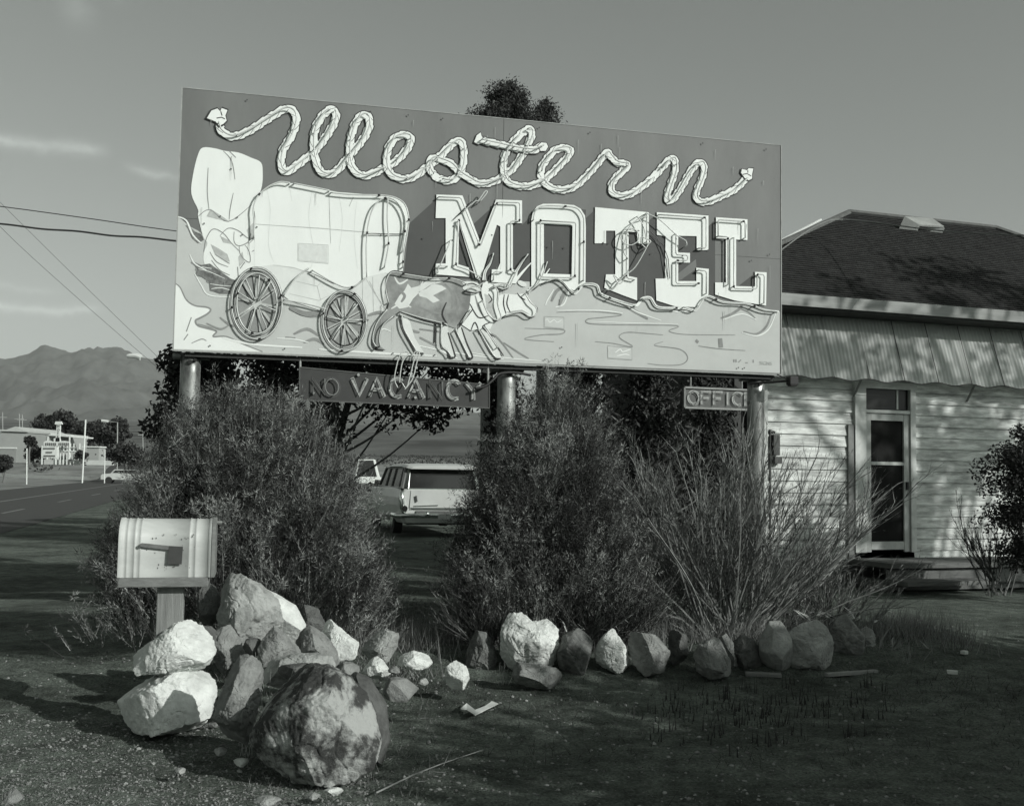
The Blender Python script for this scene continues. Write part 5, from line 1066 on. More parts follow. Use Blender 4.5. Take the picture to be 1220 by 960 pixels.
def leafy(px, py, Y, n, L, w, label, m, name='strap_leaf_plant'):
    b = at(px, py, Y); b.z = max(b.z, gh(b.x, b.y)); root_l = []
    mb = MB()
    for i in range(n):
        a = rnd.uniform(0, 2*math.pi); d = Vector((math.cos(a), math.sin(a)*.6, rnd.uniform(.2, 1.2))); p = curve_pts(b+Vector((rnd.gauss(0, .16), rnd.gauss(0, .06), 0)), d, L*rnd.uniform(.5, 1.1), 5, .12, .14); s = d.cross(UPZ).normalized(); vs = []
        for k, q in enumerate(p): ww = w*(1-abs(k/5-.35)*1.2)*.5+.001; vs += [q+s*ww, q-s*ww]
        mb.add(vs, [(2*k, 2*k+1, 2*k+3, 2*k+2) for k in range(5)])
    tag(mb.build(name, m), label, 'plant')
dl = mat('bleached_dry_leaf', .32, .50, 12, rough=.7)
leafy(985, 738, base_Y(780, 985), 34, .20, .026, 'clump of curled bleached leaves above the broad pale edging stone', dl)
leafy(1052, 772, base_Y(795, 1052), 22, .22, .012, 'small spiky dry plant at the right end of the stone row', mat('spiky_dry_leaf', .16, .3, 12))
leafy(689, 752, base_Y(790, 689), 12, .15, .016, 'few pale dry leaves lying on the round pitted stone', dl)
# --- trees
def tree(name, label, base, H, crown, mats, seed, nleaf, leafsize, trunk_r=.12, nclump=70, cat='tree', group=None, aspect=.5, bare=False, trunk_m=None, clump_r=.16, limbs=26):
    """crown: (cx, cy, cz, rx, ry, rz) world"""
    root = thing(name, Vector(base), label, cat, group); cx, cy, cz, rx, ry, rz = crown; r = random.Random(seed); C = []
    while len(C) < nclump:
        v = Vector((r.uniform(-1, 1), r.uniform(-1, 1), r.uniform(-1, 1)))
        if v.length > 1 or v.length < .25: continue
        C.append((Vector((cx+v.x*rx, cy+v.y*ry, cz+v.z*rz)), r.uniform(.6, 1.35)*clump_r*max(rx, rz)))
    tb = Vector(base); top = Vector((cx, cy, cz)); lines = [(catmull([tb, tb.lerp(top, .5)+Vector((r.gauss(0,.08), r.gauss(0,.08), 0)), top, top+Vector((0, 0, rz*.6))], 4), trunk_r, trunk_r*.2)]
    tubes_fast(lines, trunk_m or bark, 'trunk', root, 8)
    lines = []
    for c, cr in C[:limbs]:
        t = r.uniform(.35, .9); s = tb.lerp(top, t); lines.append((catmull([s, s.lerp(c, .5)+Vector((0, 0, r.uniform(-.1, .2)*rz)), c], 4), trunk_r*.3, trunk_r*.06))
    tubes_fast(lines, trunk_m or bark, 'limbs', root, 5)
    per = nleaf//nclump; cc = np.array([c[:] for c, q in C]); qq = np.array([q for c, q in C]); v = unit(rng.normal(size=(nclump, per, 3)))*(rng.uniform(0, 1, (nclump, per, 1))**.45); P = cc[:, None]+v*qq[:, None, None]*np.array([1.15, 1.15, .85])
    mk('crown', [leaf_quads(P.reshape(-1, 3), leafsize, aspect)], mats, root); return root
# broadleaf tree just behind the sign, canopy hanging below it
T = at(400, 430, 13.2)
tree('broadleaf_tree', 'dark broadleaf tree spreading behind the left half of the billboard', (-2.5, 13.4, 0), 5, (-1.85, 13.3, 3.05, 1.75, 1.2, 1.0), fd, 4, 20000, .075, .07, 74, clump_r=.17)
T2 = at(205, 440, 12.2)
tree('small_tree', 'dark leafy small tree poking out beside the lower left corner of the billboard', (-3.35, 12.0, 0), 3, (T2.x+.28, 12.0, 2.35, .42, .5, .62), fd, 5, 6000, .075, .06, 26, clump_r=.3)
T3 = at(505, 470, 15.5)
# the tall evergreen whose tip shows above the sign
T4 = at(612, 97, 19.0); 
def conifer(name, label, base, H, R, seed, mats, n=26000, lean=(0, 0), z0=.1, ex=.55, ls=.085, cap=9, sp=.13):
    root = thing(name, Vector(base), label, 'tree'); r = random.Random(seed); tb = Vector(base); lines = []; P = []
    tubes_fast([([tb+UPZ*(H*i/8)+Vector((math.sin(i)*.03, 0, 0)) for i in range(9)], .16, .02)], bark, 'trunk', root, 8)
    nb = 150; per = n//nb
    for i in range(nb):
        t = z0+(1-z0)*(i/nb)**.9; z = H*t-.1; rr = min(R*(1.02-t)**ex, cap)*r.uniform(.65, 1.1)*(.85+.3*math.sin(i*.37)); a = i*2.4+r.uniform(-.4, .4); e = tb+Vector((math.cos(a)*rr, math.sin(a)*rr, z+rr*.30)); s = tb+UPZ*z*.97; lines.append((catmull([s, s.lerp(e, .6)-UPZ*.05, e], 3), .03, .008))
        k = np.linspace(.25, 1.08, per)+rng.normal(0, .05, per); q = np.array(s[:])[None]+(np.array(e[:])-np.array(s[:]))[None]*k[:, None]; q += rng.normal(0, 1, (per, 3))*np.array([sp, sp, sp])*(.6+rr*.28); P.append(q)
    tubes_fast(lines, bark, 'limbs', root, 4)
    mk('crown', [leaf_quads(np.concatenate(P), ls, .34, .6)], mats, root); return root
conifer('tall_evergreen', 'tall evergreen tree with its tip showing above the top edge of the billboard', (T4.x-.1, 19.0, 0), T4.z+.02, 5.6, 3, fd, 70000, z0=.5, ex=.95, ls=.06, cap=2.1, sp=.09)
T5 = at(650, 115, 20.5); conifer('slim_evergreen', 'slimmer evergreen whose pointed tip shows above the billboard right of the taller one', (T5.x, 20.5, 0), T5.z, 4.2, 4, fd, 30000, z0=.5, ex=.95, ls=.06, cap=.95, sp=.08)
T6 = at(586, 120, 18.0); conifer('slim_evergreen', 'low evergreen tip just showing above the billboard left of the tallest one', (T6.x, 18.0, 0), T6.z, 3.6, 14, fd, 24000, z0=.5, ex=.95, ls=.06, cap=1.1, sp=.08)
# dark evergreen shrubs between sign and porch
for (px, Y, H, R, sd, lb) in ((690, 13.2, 3.5, .75, 21, 'dark evergreen standing behind the billboard just right of the middle post'), (775, 13.9, 3.6, .8, 22, 'dark evergreen behind the billboard between the middle and right posts'), (845, 15.0, 3.4, .6, 23, 'dark evergreen behind the OFFICE sign'), (600, 14.2, 3.0, .42, 24, 'dark evergreen behind the middle billboard post beside the parked station wagon')):
    b = at(px, 500, Y); conifer('dark_evergreen', lb, (b.x, Y, 0), H, R, sd, fd, 10000, z0=.02)
# leafy dark shrub by the house wall, right edge
b = at(1222, 600, 14.3); tree('dark_leafy_shrub', 'dark glossy leafed shrub against the house wall at the right edge', (b.x+.1, 14.3, 0), 2, (b.x+.12, 14.3, 1.35, .62, .5, .95), fd, 8, 20000, .052, .05, 60, cat='shrub', clump_r=.24)
b = at(1200, 640, 14.6); broom('bare_shrub', 'thin bare shrub beside the dark glossy leafed shrub', (b.x, 14.9, .1), 16, 1.15, 41, fd, .8, twl=.10)
# unseen trees added behind and right of the camera to shade foreground and house
off = []
for i, (x, y, H, R) in enumerate(((8.3,-1.3,4.8,1.9),(8.7,1.0,4.8,1.9),(9.5,3.1,4.7,1.9),(10.7,4.9,4.7,1.8),(12.0,6.0,3.9,1.6),(10.9,-1.6,5.0,1.9),(11.3,1.6,5.0,1.9))):
    tree('shade_tree', 'unseen leafy tree added on the right for its shade, number %s from the road' % ('one two three four five six seven'.split()[i]), (x, y, 0), H, (x, y, H*.5, R, R, H*.5), fd, 60+i, 20000, .22, .14, 90, group='trees outside the picture that shade the foreground', clump_r=.3, aspect=.7)
b = HW(hu(1100, 500), 2.6)+SUN*13
tree('shade_tree', 'taller open tree outside the picture that dapples the house wall', (b.x, b.y, 0), 9, (b.x, b.y, b.z+.5, 3.4, 2.6, 1.9), fd, 71, 3600, .17, .2, 34, group='trees outside the picture that shade the foreground', clump_r=.17, aspect=.7)
for i, (x, y, rx, h, lb) in enumerate(((-8.3, 29.5, 1.5, 3.2, 'unseen low tree added behind the wide shrub to shade the road'),)):  # hidden tree added to throw a dark band over the road
    tree('added_shade_tree', lb, (x, y, 0), h, (x, y, h*.55, rx, rx, h*.45), fd, 120+i, 6000, .12, .08, 34, clump_r=.34, aspect=.7)
# pebbles
def pebbles(n, fn, s0, s1, m, name):
    bm = bmesh.new(); bmesh.ops.create_icosphere(bm, subdivisions=1, radius=1); V = np.array([v.co[:] for v in bm.verts]); Fc = np.array([[v.index for v in f.verts] for f in bm.faces]); bm.free()
    s = (s0+(s1-s0)*rng.uniform(0, 1, n)**4); P = np.array([fn() for _ in range(n)]); P = np.array([(x, y, gh(x, y)) for x, y in P]); sc = rng.uniform(.6, 1.3, (n, 1, 3))*s[:, None, None]*np.array([1, 1, .8]); a = rng.uniform(0, 6.28, n)
    W = V[None]*(1+rng.uniform(-.25, .25, (n, len(V), 1)))*sc; c_, s_ = np.cos(a)[:, None], np.sin(a)[:, None]; X = W[..., 0]*c_-W[..., 1]*s_; Y = W[..., 0]*s_+W[..., 1]*c_; W = np.stack([X, Y, W[..., 2]], -1)+P[:, None]
    fc = (Fc[None]+(np.arange(n)*len(V))[:, None, None]).reshape(-1, 3); me = npmesh(name, W.reshape(-1, 3), fc, np.full(len(fc), 3), m, mi=rng.integers(0, len(m), n).repeat(len(Fc)))
    tag(link(name, me), kind='stuff')
def pf():
    p = gp(rnd.uniform(-40, 1260), 1+rnd.uniform(735, 975)); return p.x, p.y
pebbles(5500, pf, .003, .016, [mat('pebble_a', .10, .16, 9), mat('pebble_b', .17, .25, 9), mat('pebble_c', .22, .32, 9)], 'gravel')
def pf2():
    p = gp(rnd.uniform(-40, 440), rnd.uniform(850, 975)); return p.x, p.y
pebbles(16000, pf2, .002, .009, [MC['pebble_a'], MC['pebble_b'], MC['pebble_b'], MC['pebble_a']], 'fine_gravel')
# ================================================================== STATION WAGON
def station_wagon():
    c0 = at(480, 640, 26.3); c0.z = 0; yaw = math.radians(15); CX = Vector((math.cos(yaw), math.sin(yaw), 0)); CY = Vector((-math.sin(yaw), math.cos(yaw), 0))
    K = 1.18; O = c0+CX*.95; root = thing('station_wagon', O, 'pale two-tone station wagon parked with its tailgate towards the camera, half hidden by the shrub', 'car')
    def Cp(x, y, z): return O+CX*x*K+CY*y*K+UPZ*z*K
    body = mat('two_tone_body_paint', .46, .56, 2, rough=.28, spec=.6); dk = mat('darker_body_paint', .10, .13, 2, rough=.3, spec=.6); chrome = mat('chrome', .75, rough=.14, metal=1); gl = mat('car_glass', .03, rough=.06, spec=.8); rub = mat('tyre_rubber', .02, .035, 20)
    # lower body: lofted sections (y, half width at sill, half width at belt, belt height)
    secs = [(0.0,.80,.84,.98),(0.08,.88,.91,1.0),(.5,.92,.94,1.02),(1.6,.93,.95,1.02),(3.2,.93,.94,1.0),(4.4,.90,.90,.97),(4.85,.80,.80,.86)]
    def section(y, a, b, h): return [(-a*.92,y,.30),(-a,y,.42),(-b,y,.66),(-b*.985,y,.82),(-b*.93,y,h-.02),(-b*.88,y,h),(b*.88,y,h),(b*.93,y,h-.02),(b*.985,y,.82),(b,y,.66),(a,y,.42),(a*.92,y,.30)]
    mb = MB(); vs = []; 
    for s in secs: vs += [Cp(*p) for p in section(*s)]
    n = 12; fs = [(i*n+k, i*n+(k+1)%n, (i+1)*n+(k+1)%n, (i+1)*n+k) for i in range(len(secs)-1) for k in range(n)]+[tuple(range(n)), tuple((len(secs)-1)*n+k for k in range(n))]
    mb.add(vs, fs); bo = mb.build('body', body, root, bevel=.02)
    # cabin: pillars, glass, roof
    mb = MB(); zt = 1.43
    rear_b, rear_t = -.0, .20
    cor = [(-.83,.06,1.0),(.83,.06,1.0),(.83,3.3,1.0),(-.83,3.3,1.0)]; tp = [(-.72,.22,zt),(.72,.22,zt),(.72,2.9,zt),(-.72,2.9,zt)]
    mb.add([Cp(*p) for p in cor+tp], [(0,1,5,4),(1,2,6,5),(2,3,7,6),(3,0,4,7)]); mb.build('glass', gl, root)
    mb = MB()
    def pil(a, b, w, dep=.05): mb.tube([Cp(*a), Cp(*b)], w, 6)
    for sx in (-1, 1):
        for (y0, y1, w) in ((.06,.22,.045),(.42,.50,.03),(1.45,1.45,.028),(2.3,2.25,.028),(3.3,2.9,.03)): pil((sx*.84,y0,1.0),(sx*.73,y1,zt),w)
        pil((sx*.73,.22,zt),(sx*.73,2.9,zt),.03); pil((sx*.85,.06,1.01),(sx*.85,3.3,1.01),.02)
    mb.build('window_pillars', dk, root)
    mb = MB()
    for sx in (-1,): mb.add([Cp(sx*.845,.05,1.0),Cp(sx*.735,.20,zt),Cp(sx*.66,.195,zt),Cp(sx*.72,.04,1.0)], [(0,1,2,3)])
    mb.add([Cp(.845,.05,1.0),Cp(.735,.20,zt),Cp(.66,.195,zt),Cp(.72,.04,1.0)], [(0,1,2,3)])
    mb.tube([Cp(-.71,.03,1.0),Cp(-.65,.185,zt),Cp(.65,.185,zt),Cp(.71,.03,1.0),Cp(-.71,.03,1.0)], .016, 5); mb.build('rear_window_frame', chrome, root)
    mb = MB(); rs = []
    for y, w, z in ((.02,.66,zt+.02),(.1,.76,zt+.045),(.6,.78,zt+.075),(2.0,.78,zt+.075),(2.9,.74,zt+.03),(3.1,.70,zt-.03)): rs += [Cp(-w,y,z-.05),Cp(-w*.93,y,z),Cp(-w*.5,y,z+.02),Cp(w*.5,y,z+.02),Cp(w*.93,y,z),Cp(w,y,z-.05)]
    mb.add(rs, [(i*6+k, i*6+k+1, (i+1)*6+k+1, (i+1)*6+k) for i in range(5) for k in range(5)]+[(0,5,4,3,2,1)]+[(i*6+5, i*6, (i+1)*6, (i+1)*6+5) for i in range(5)]); mb.build('roof', body, root, smooth=False, bevel=.01)
    # rear details
    mb = MB(); mb.add([Cp(-.66,-.012,.97),Cp(.66,-.012,.97),Cp(.68,-.03,.62),Cp(-.68,-.03,.62),Cp(-.66,.02,.97),Cp(.66,.02,.97),Cp(.68,.02,.62),Cp(-.68,.02,.62)], [(0,1,2,3),(0,1,5,4),(1,2,6,5),(2,3,7,6),(3,0,4,7)]); tg = mb.build('tailgate', body, root)
    mb = MB(); mb.tube([Cp(-.56,-.05,.86),Cp(-.54,-.055,.74)], .022, 6); mb.build('handle', dk, tg)
    mb = MB(); mb.tube([Cp(-.66,-.035,.60),Cp(.66,-.035,.60)], .014, 5); mb.tube([Cp(-.60,-.04,.65),Cp(-.10,-.045,.67)], .012, 5); mb.build('trim_strip', chrome, tg)
    mb = MB(); mb.box(Cp(0,-.02,.50), 1.3, .03, .13, (CX, CY, UPZ)); mb.build('lower_panel', dk, root)
    for sx in (-1, 1):
        mb = MB(); mb.tube([Cp(sx*.82,.08,.97),Cp(sx*.85,-.01,.90),Cp(sx*.85,-.02,.78),Cp(sx*.83,-.03,.60),Cp(sx*.78,-.03,.52)], .055, 8, r2=.07); lh = mb.build('tail_light_housing', chrome, root, smooth=True)
        mb = MB(); mb.tube([Cp(sx*.80,-.07,.60),Cp(sx*.80,-.12,.60)], .055, 12); mb.build('lamp', mat('dark_lens', .02, rough=.2), lh)
        mb = MB(); mb.tube([Cp(sx*.80,-.06,.60),Cp(sx*.80,-.10,.60)], .075, 14); mb.build('lamp_ring', chrome, lh)
    mb = MB(); mb.tube(catmull([Cp(-.97,.45,.46),Cp(-.96,.05,.46),Cp(-.85,-.12,.46),Cp(0,-.17,.46),Cp(.85,-.12,.46),Cp(.96,.05,.46),Cp(.97,.45,.46)], 4), .06, 8); mb.box(Cp(-.35,-.2,.49), .10, .08, .15, (CX, CY, UPZ)); mb.box(Cp(.35,-.2,.49), .10, .08, .15, (CX, CY, UPZ)); mb.build('bumper', chrome, root, smooth=True)
    mb = MB(); mb.box(Cp(0,-.245,.45), .32, .01, .14, (CX, CY, UPZ)); mb.build('licence_plate', mat('plate', .3, .45, 30), root)
    for sx in (-1, 1):
        for y in (.85, 3.9):
            mb = MB(); mb.tube([Cp(sx*.90,y,.33),Cp(sx*.72,y,.33)], .33, 20); wv = mb.build('wheel', rub, root); mb = MB(); mb.tube([Cp(sx*.915,y,.33),Cp(sx*.89,y,.33)], .18, 16); mb.build('hub_cap', chrome, wv)
    mb = MB(); mb.box(Cp(0,2.3,.3), 1.5, 4.2, .12, (CX, CY, UPZ)); mb.build('underbody', MC['tyre_rubber'], root)
    mb = MB(); mb.box(Cp(.25,.9,1.1), 1.1, .12, .3, (CX, CY, UPZ)); mb.box(Cp(0,2.0,1.05), 1.3, .14, .35, (CX, CY, UPZ)); mb.build('seat_backs', MC['tyre_rubber'], root)
    mb = MB(); q = Cp(-.2, 2.2, zt+.07); mb.tube([q, q+UPZ*.32], .006, 5); mb.build('aerial', chrome, root)
station_wagon()
# pale camper beyond
def small_vehicle(name, label, px, py, Y, L, H, yaw, m, cat, roof_dark=False):
    c = at(px, py, Y); c.z = far_h(Y); yaw = math.radians(yaw); CX = Vector((math.cos(yaw), math.sin(yaw), 0)); CY = Vector((-math.sin(yaw), math.cos(yaw), 0)); root = thing(name, c, label, cat)
    def Q(x, y, z): return c+CX*x+CY*y+UPZ*z
    mb = MB(); sd = [(-L/2,.35),(-L/2,.75),(-L/2+.2,.9),(-L*.30,.95),(-L*.22,H-.05),(L*.22,H-.02),(L*.36,.98),(L/2-.1,.88),(L/2,.6),(L/2,.35)]
    mb.prism([Q(x, -.85, z) for x, z in sd], CY*1.7); mb.build('body', m, root, bevel=.03)
    mb = MB(); mb.prism([Q(x, -.862, z) for x, z in ((-L*.26,1.0),(-L*.20,H-.14),(L*.19,H-.12),(L*.30,1.0))], CY*.01); mb.build('side_window', MC['car_glass'], root)
    for x in (-L*.33, L*.33):
        mb = MB(); mb.tube([Q(x, -.87, .32), Q(x, -.6, .32)], .32, 14); mb.tube([Q(x, .87, .32), Q(x, .6, .32)], .32, 14); mb.build('wheel', MC['tyre_rubber'], root)
small_vehicle('camper_van', 'white camper far away in the gap left of the station wagon', 437, 556, 110, 3.6, 2.75, 4, mat('white_vehicle_paint', .8, .7, 3, rough=.35), 'camper')
small_vehicle('parked_car', 'pale car parked far across the road beyond the pole', 150, 568, 106, 4.4, 1.4, 12, mat('pale_car_paint', .42, .5, 3, rough=.4), 'car')
# ================================================================== BACKGROUND LEFT
def fpt(px, py, Y): return at(px, py, Y)
bz = 150.0; base = at(40, 556, bz); base.z = far_h(bz)
sh = thing('workshop_building', base, 'long low pale grey metal building with a gable across the road', 'building')
wm = mat('pale_metal_cladding', .30, .36, .5, rough=.7); zb0 = far_h(bz)-.3
def bp(px, py, Y=bz): return at(px, py, Y)
mb = MB(); mb.prism([bp(-60, 516), bp(0, 514), bp(58, 518), Vector((bp(58, 518).x, bz, zb0)), Vector((bp(-60, 516).x, bz, zb0))], Vector((0, 14, 0))); mb.build('wall', wm, sh)
mb = MB(); a, b, c_ = bp(-60, 515.5), bp(2, 513.5), bp(60, 517.5); mb.prism([a, b, c_, c_+UPZ*.25, b+UPZ*.25, a+UPZ*.25], Vector((0, 14, 0))); mb.prism([bp(2,513.5,bz-.3), bp(18,508,bz-.3), bp(33,514.5,bz-.3)], Vector((0, 14, 0))); mb.build('roof', mat('pale_roof_sheet', .4, .5, 1), sh)
mb = MB(); mb.prism([bp(-10,534,bz-.1), bp(19,534,bz-.1), bp(19,553,bz-.1), bp(-10,554,bz-.1)], Vector((0,.08,0))); dr_ = mb.build('roller_door', mat('grey_door_sheet', .24, .28, 1), sh)
mb = MB(); mb.prism([bp(-11,532.5,bz-.2), bp(20,532.8,bz-.2), bp(20,534.6,bz-.2), bp(-11,534.4,bz-.2)], Vector((0,.1,0))); mb.build('door_header', mat('bright_trim', .7, .6, 2), dr_)
mb = MB(); mb.prism([bp(54,516.5), bp(85,519), bp(85,520.6), bp(54,518.5)], Vector((0, 8, 0))); 
for px in (57, 70, 83): mb.tube([bp(px, 520), Vector((bp(px, 520).x, bz, zb0))], .1, 5)
mb.build('canopy', MC['bright_trim'], sh)
def pole(name, label, px, ytop, Y, r, m, cat='pole', px2=None):
    a = at(px2 or px, 560, Y); a.z = far_h(Y)-.1; b = at(px, ytop, Y); mb = MB(); mb.tube([a, b], r, 8); return a, b, mb
wp = mat('whitewashed_pole', .62, .75, 1.5)
a, b, mb = pole('x', '', 102, 500, 104, .075, wp, px2=98.5); tag(mb.build('utility_pole', wp), 'tall white pole across the road right of the roadside sign', 'pole')
a, b, mb = pole('x', '', 125, 535, 104, .05, wp); tag(mb.build('short_pole', wp), 'short white pole beside the far parked car', 'pole')
a, b, mb = pole('x', '', 32, 534, 92, .05, wp, px2=32.5); tag(mb.build('short_pole', wp), 'short white post on the dirt verge in front of the long low building', 'pole')
for i, (px, yt, lb) in enumerate(((3,491,'tall thin grey pole at the far left above the building roof'),(23,493,'left pole of a distant pair behind the building roof'),(26.5,494,'right pole of a distant pair behind the building roof'),(46,508,'short distant pole behind the building roof'),(170,512,'thin distant pole beside the left edge of the wide shrub'))):
    a, b, mb = pole('x', '', px, yt, 260, .09, wp); mb.box(b-UPZ*1.2, 2.2, .15, .15); tag(mb.build('utility_pole', mat('grey_pole', .3, .4, 1)), lb, 'pole')
# roadside sign
Y = 137.0; sg_ = thing('roadside_sign', Vector((at(66, 557, Y).x, Y, far_h(Y))), 'white roadside sign with a tall vertical MOTEL panel above three lines of lettering', 'sign')
ws = mat('sign_white', .70, .60, 1); ltm = mat('sign_lettering', .10, .14, 1)
def bd(pts, Yd=0, d=.25): 
    mb = MB(); mb.prism([at(x, y, Y+Yd) for x, y in pts], Vector((0, d, 0))); return mb
v_ = bd([(66,526),(67.5,504.5),(72.0,504.5),(70.8,526)]); v_.prism([at(x,y,Y-.1) for x,y in ((65,505.5),(66,502),(72.5,502),(74,505.5))], Vector((0,.3,0))); vo = v_.build('vertical_panel', ws, sg_)
for k, ch in enumerate('MOTEL'):
    q = at(67.9, 508+4.1*k+1.2, Y-.05); text_mesh(ch, .42, q, Vector((1,0,0)), UPZ, ltm, 'letter', vo, .01)
bd([(52,531.5),(52,526.5),(56,524.5),(64,526),(64,522),(71,521),(72,525.5),(76,525),(83,526),(83,531)]).build('name_panel', ws, sg_)
bd([(49,544.5),(49.5,531.8),(68,532),(67.5,545.5)]).build('lower_panel', ws, sg_)
mb = MB()
for y, w_ in ((534.2,14),(538.8,8),(543,13)):
    x = 58.5-w_/2
    while x < 58.5+w_/2: l = rnd.uniform(.7, 1.3); mb.prism([at(x, y-.9, Y-.06), at(x+l, y-.9, Y-.06), at(x+l, y+.9, Y-.06), at(x, y+.9, Y-.06)], Vector((0,.03,0))); x += l+.45
x = 54
while x < 81: l = rnd.uniform(1, 1.7); mb.prism([at(x, 527.4, Y-.06), at(x+l, 527.5, Y-.06), at(x+l*.8, 530.6, Y-.06), at(x, 530.6, Y-.06)], Vector((0,.03,0))); x += l+(3 if 64 < x < 68 else .9)
mb.build('worn_lettering', ltm, sg_)
mb = MB()
for px in (50, 66.5): mb.tube([at(px, 531, Y+.1), Vector((at(px,540,Y).x, Y+.1, far_h(Y)-.2))], .09, 6)
mb.build('legs', wp, sg_)
# low walls, fence and shed behind the roadside sign
mb = MB(); A = Vector((at(48,555,139).x, 139, far_h(139)-.4)); B = Vector((at(135,555,139).x, 139, far_h(139)-.4)); dv = (B-A).normalized(); mb.box((A+B)/2+UPZ*.45, (B-A).length, .3, 1.1, (dv, dv.cross(UPZ)*-1, UPZ)); tag(mb.build('low_wall', mat('whitewashed_wall', .45, .6, 1)), 'long low whitewashed wall behind the roadside sign', 'wall')
rf = thing('rail_fence', Vector((at(86,552,138).x, 138, far_h(138))), 'white rail fence between the roadside sign and the tall white pole', 'fence'); mb = MB(); mb.tube([at(71,537,138), at(90,537.5,138)], .07, 5); mb.tube([at(71,533,138), at(90,533,138)], .05, 5); mb.build('rails', wp, rf)
for px in (72,76,80,84,88,95): 
    mb = MB(); mb.tube([at(px,528,138.2), Vector((at(px,540,138.2).x, 138.2, far_h(138)))], .07, 5); mb.build('post', wp, rf)
shd = thing('small_shed', Vector((at(110,550,142).x, 142, far_h(142))), 'small grey shed between the tall white pole and the far trees', 'shed'); q = at(110,550,142); mb = MB(); mb.box((q.x, 143, far_h(142)+1.0), 1.6, 2, 2.4); mb.build('wall', wm, shd); mb = MB(); mb.box((q.x-.2, 143, far_h(142)+2.3), 2.3, 2.4, .15); mb.build('roof', MC['bright_trim'], shd)
for i, (px, py, Y, rx, rz, lb) in enumerate(((70,508,170,4.2,3.6,'dark round tree behind the vertical MOTEL panel of the roadside sign'),(54,512,168,2.4,2.6,'smaller dark tree left of the vertical MOTEL panel'),(112,518,165,2.6,3.0,'dark tree right of the tall white pole'),(132,516,150,3.0,3.3,'bushy dark tree nearest the left edge of the wide shrub'),(92,514,180,3.5,2.2,'pale green tree left of the tall white pole'),(40,540,139,1.2,2.0,'dark shrub in front of the long low building'),(36,526,138,.9,1.2,'little round dark tree top above the dark shrub'),(5,552,100,.9,1.2,'dark shrub at the left edge on the verge'),(150,540,110,2.4,1.6,'low dark bush behind the wide shrub left edge'),(96,543,138,.9,.9,'small clipped bush beside the white rail fence'))):
    rx *= .8; rz *= .62; c = at(px, py, Y); bs_ = Vector((c.x, Y, far_h(Y)-.1)); tree('distant_tree' if i < 5 else 'distant_bush', lb, bs_, 5, (c.x, Y, c.z, rx, rx*.8, rz), fd, 100+i, 2600, .5 if rx > 2 else .24, .15, 34, group='far trees across the road' if i < 5 else 'far bushes across the road', clump_r=.32, aspect=.8, limbs=8, cat='tree' if i < 5 else 'bush')
# distant scrub on the plain
def sf():
    y = rnd.uniform(60, 600); return rnd.uniform(-.5, .0)*y, y
n = 900; P = np.array([sf() for _ in range(n)]); P = P[~((P[:,0]+.26*P[:,1] > -15)&(P[:,0]+.26*P[:,1] < -4)) | (P[:,1] > 300)]; P = np.array([(x, y, far_h(y)) for x, y in P if not (y < 125 and x < -30)]); k = 14; Q = P[:, None]+rng.normal(0, 1, (len(P), k, 3))*np.array([.5, .5, .3])+np.array([0, 0, .35])
tag(mk('desert_scrub', [leaf_quads(Q.reshape(-1, 3), .45, .8)], fd[1:]+[gr[0]]), kind='stuff')
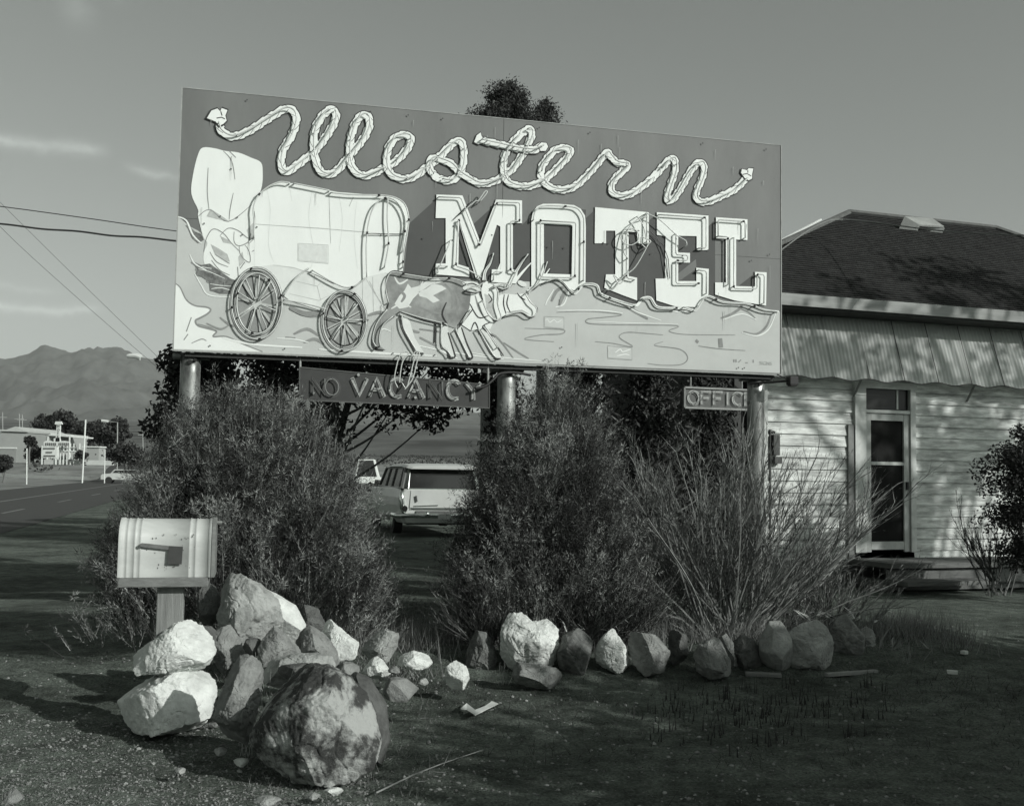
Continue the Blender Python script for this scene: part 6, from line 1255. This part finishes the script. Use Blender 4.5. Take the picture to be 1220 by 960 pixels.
# --- wires and street lamp
def wire(name, label, pts, Ys, r, wav=0.0):
    P = [at(x, y, Y) for (x, y), Y in zip(pts, Ys)]; p = catmull(P, 14)
    if wav: 
        for i, q in enumerate(p): q.z += wav*math.sin(i*.55)
    mb = MB(); mb.tube(p, r, 5); tag(mb.build(name, mat('dark_cable', .03, .05, 3)), label, 'cable')
wire('power_cable', 'upper thin straight power cable left of the billboard', [(-150,228),(0,246),(110,261),(215,276),(420,300)], [20,20,20,20,20], .009)
wire('power_cable', 'thicker wavy power cable below the straight one left of the billboard', [(-150,256),(0,267.5),(110,278),(215,287),(420,302)], [20,20,20,20,20], .018, .012)
wire('guy_wire', 'steeper of two thin slanting wires dropping behind the street lamp, left one', [(-60,200),(0,270),(90,353),(190,440),(230,475)], [26,26,27,28,28], .0045)
wire('guy_wire', 'upper of the two thin slanting wires crossing the straight power cable', [(-60,180),(0,241),(95,335),(195,432),(235,470)], [26,26,27,28,28], .0045)
sl_ = thing('street_lamp', Vector((at(235,470,45).x, 45, 0)), 'street lamp with a long arm and pale flat head in front of the mountains', 'street lamp')
mb = MB(); pl = at(232, 440, 45); mb.tube([Vector((pl.x, 45, -.2)), pl], .09, 8); mb.tube(catmull([pl, at(205,432,45), at(185,429,45), at(166,425.5,45)], 5), .035, 6); mb.build('pole_and_arm', MC['hanger_metal'], sl_)
mb = MB(); a, b = at(151,424.5,45), at(168,426,45); mb.tube(catmull([a, a.lerp(b,.15)+UPZ*.03, a.lerp(b,.6)+UPZ*.05, b], 3), .06, 8, r2=.13); mb.build('lamp_head', MC['bright_trim'], sl_)
sl2 = thing('street_lamp', Vector((at(150,505,120).x, 120, far_h(120))), 'distant street lamp with a small pale head above the far trees', 'street lamp')
mb = MB(); a, b = at(121,501,120), at(129,502,120); mb.tube([a, b], .14, 6); mb.build('lamp_head', MC['bright_trim'], sl2); mb = MB(); mb.tube([b, at(140,503,120), Vector((at(142,503,120).x, 120, far_h(120)))], .06, 5); mb.build('pole', MC['grey_pole'], sl2)

# dead leaves, bark chips and twigs scattered over the dirt, too many to count
def lf():
    p = gp(rnd.uniform(-30, 1250), rnd.uniform(770, 975)); return p.x, p.y
P = np.array([lf() for _ in range(2600)]); P = np.array([(x, y, gh(x, y)+.006) for x, y in P]); k1, k2 = leaf_quads(P, .022, .4); k1[:, 2] = np.repeat(P[:, 2], 4)+(k1[:, 2]-np.repeat(P[:, 2], 4))*.35
D = rng.normal(size=(700, 3)); D[:, 2] *= .12; Q = np.array([lf() for _ in range(700)]); Q = np.array([(x, y, gh(x, y)+.006) for x, y in Q])
tag(mk('scattered_leaf_litter', [(k1, k2), blades(Q, unit(D), rng.uniform(.03, .13, 700), .004)], [MC['pebble_a'], MC['bleached_twig'], MC['burnt_stalk'], MC['burnt_stalk']]), kind='stuff')
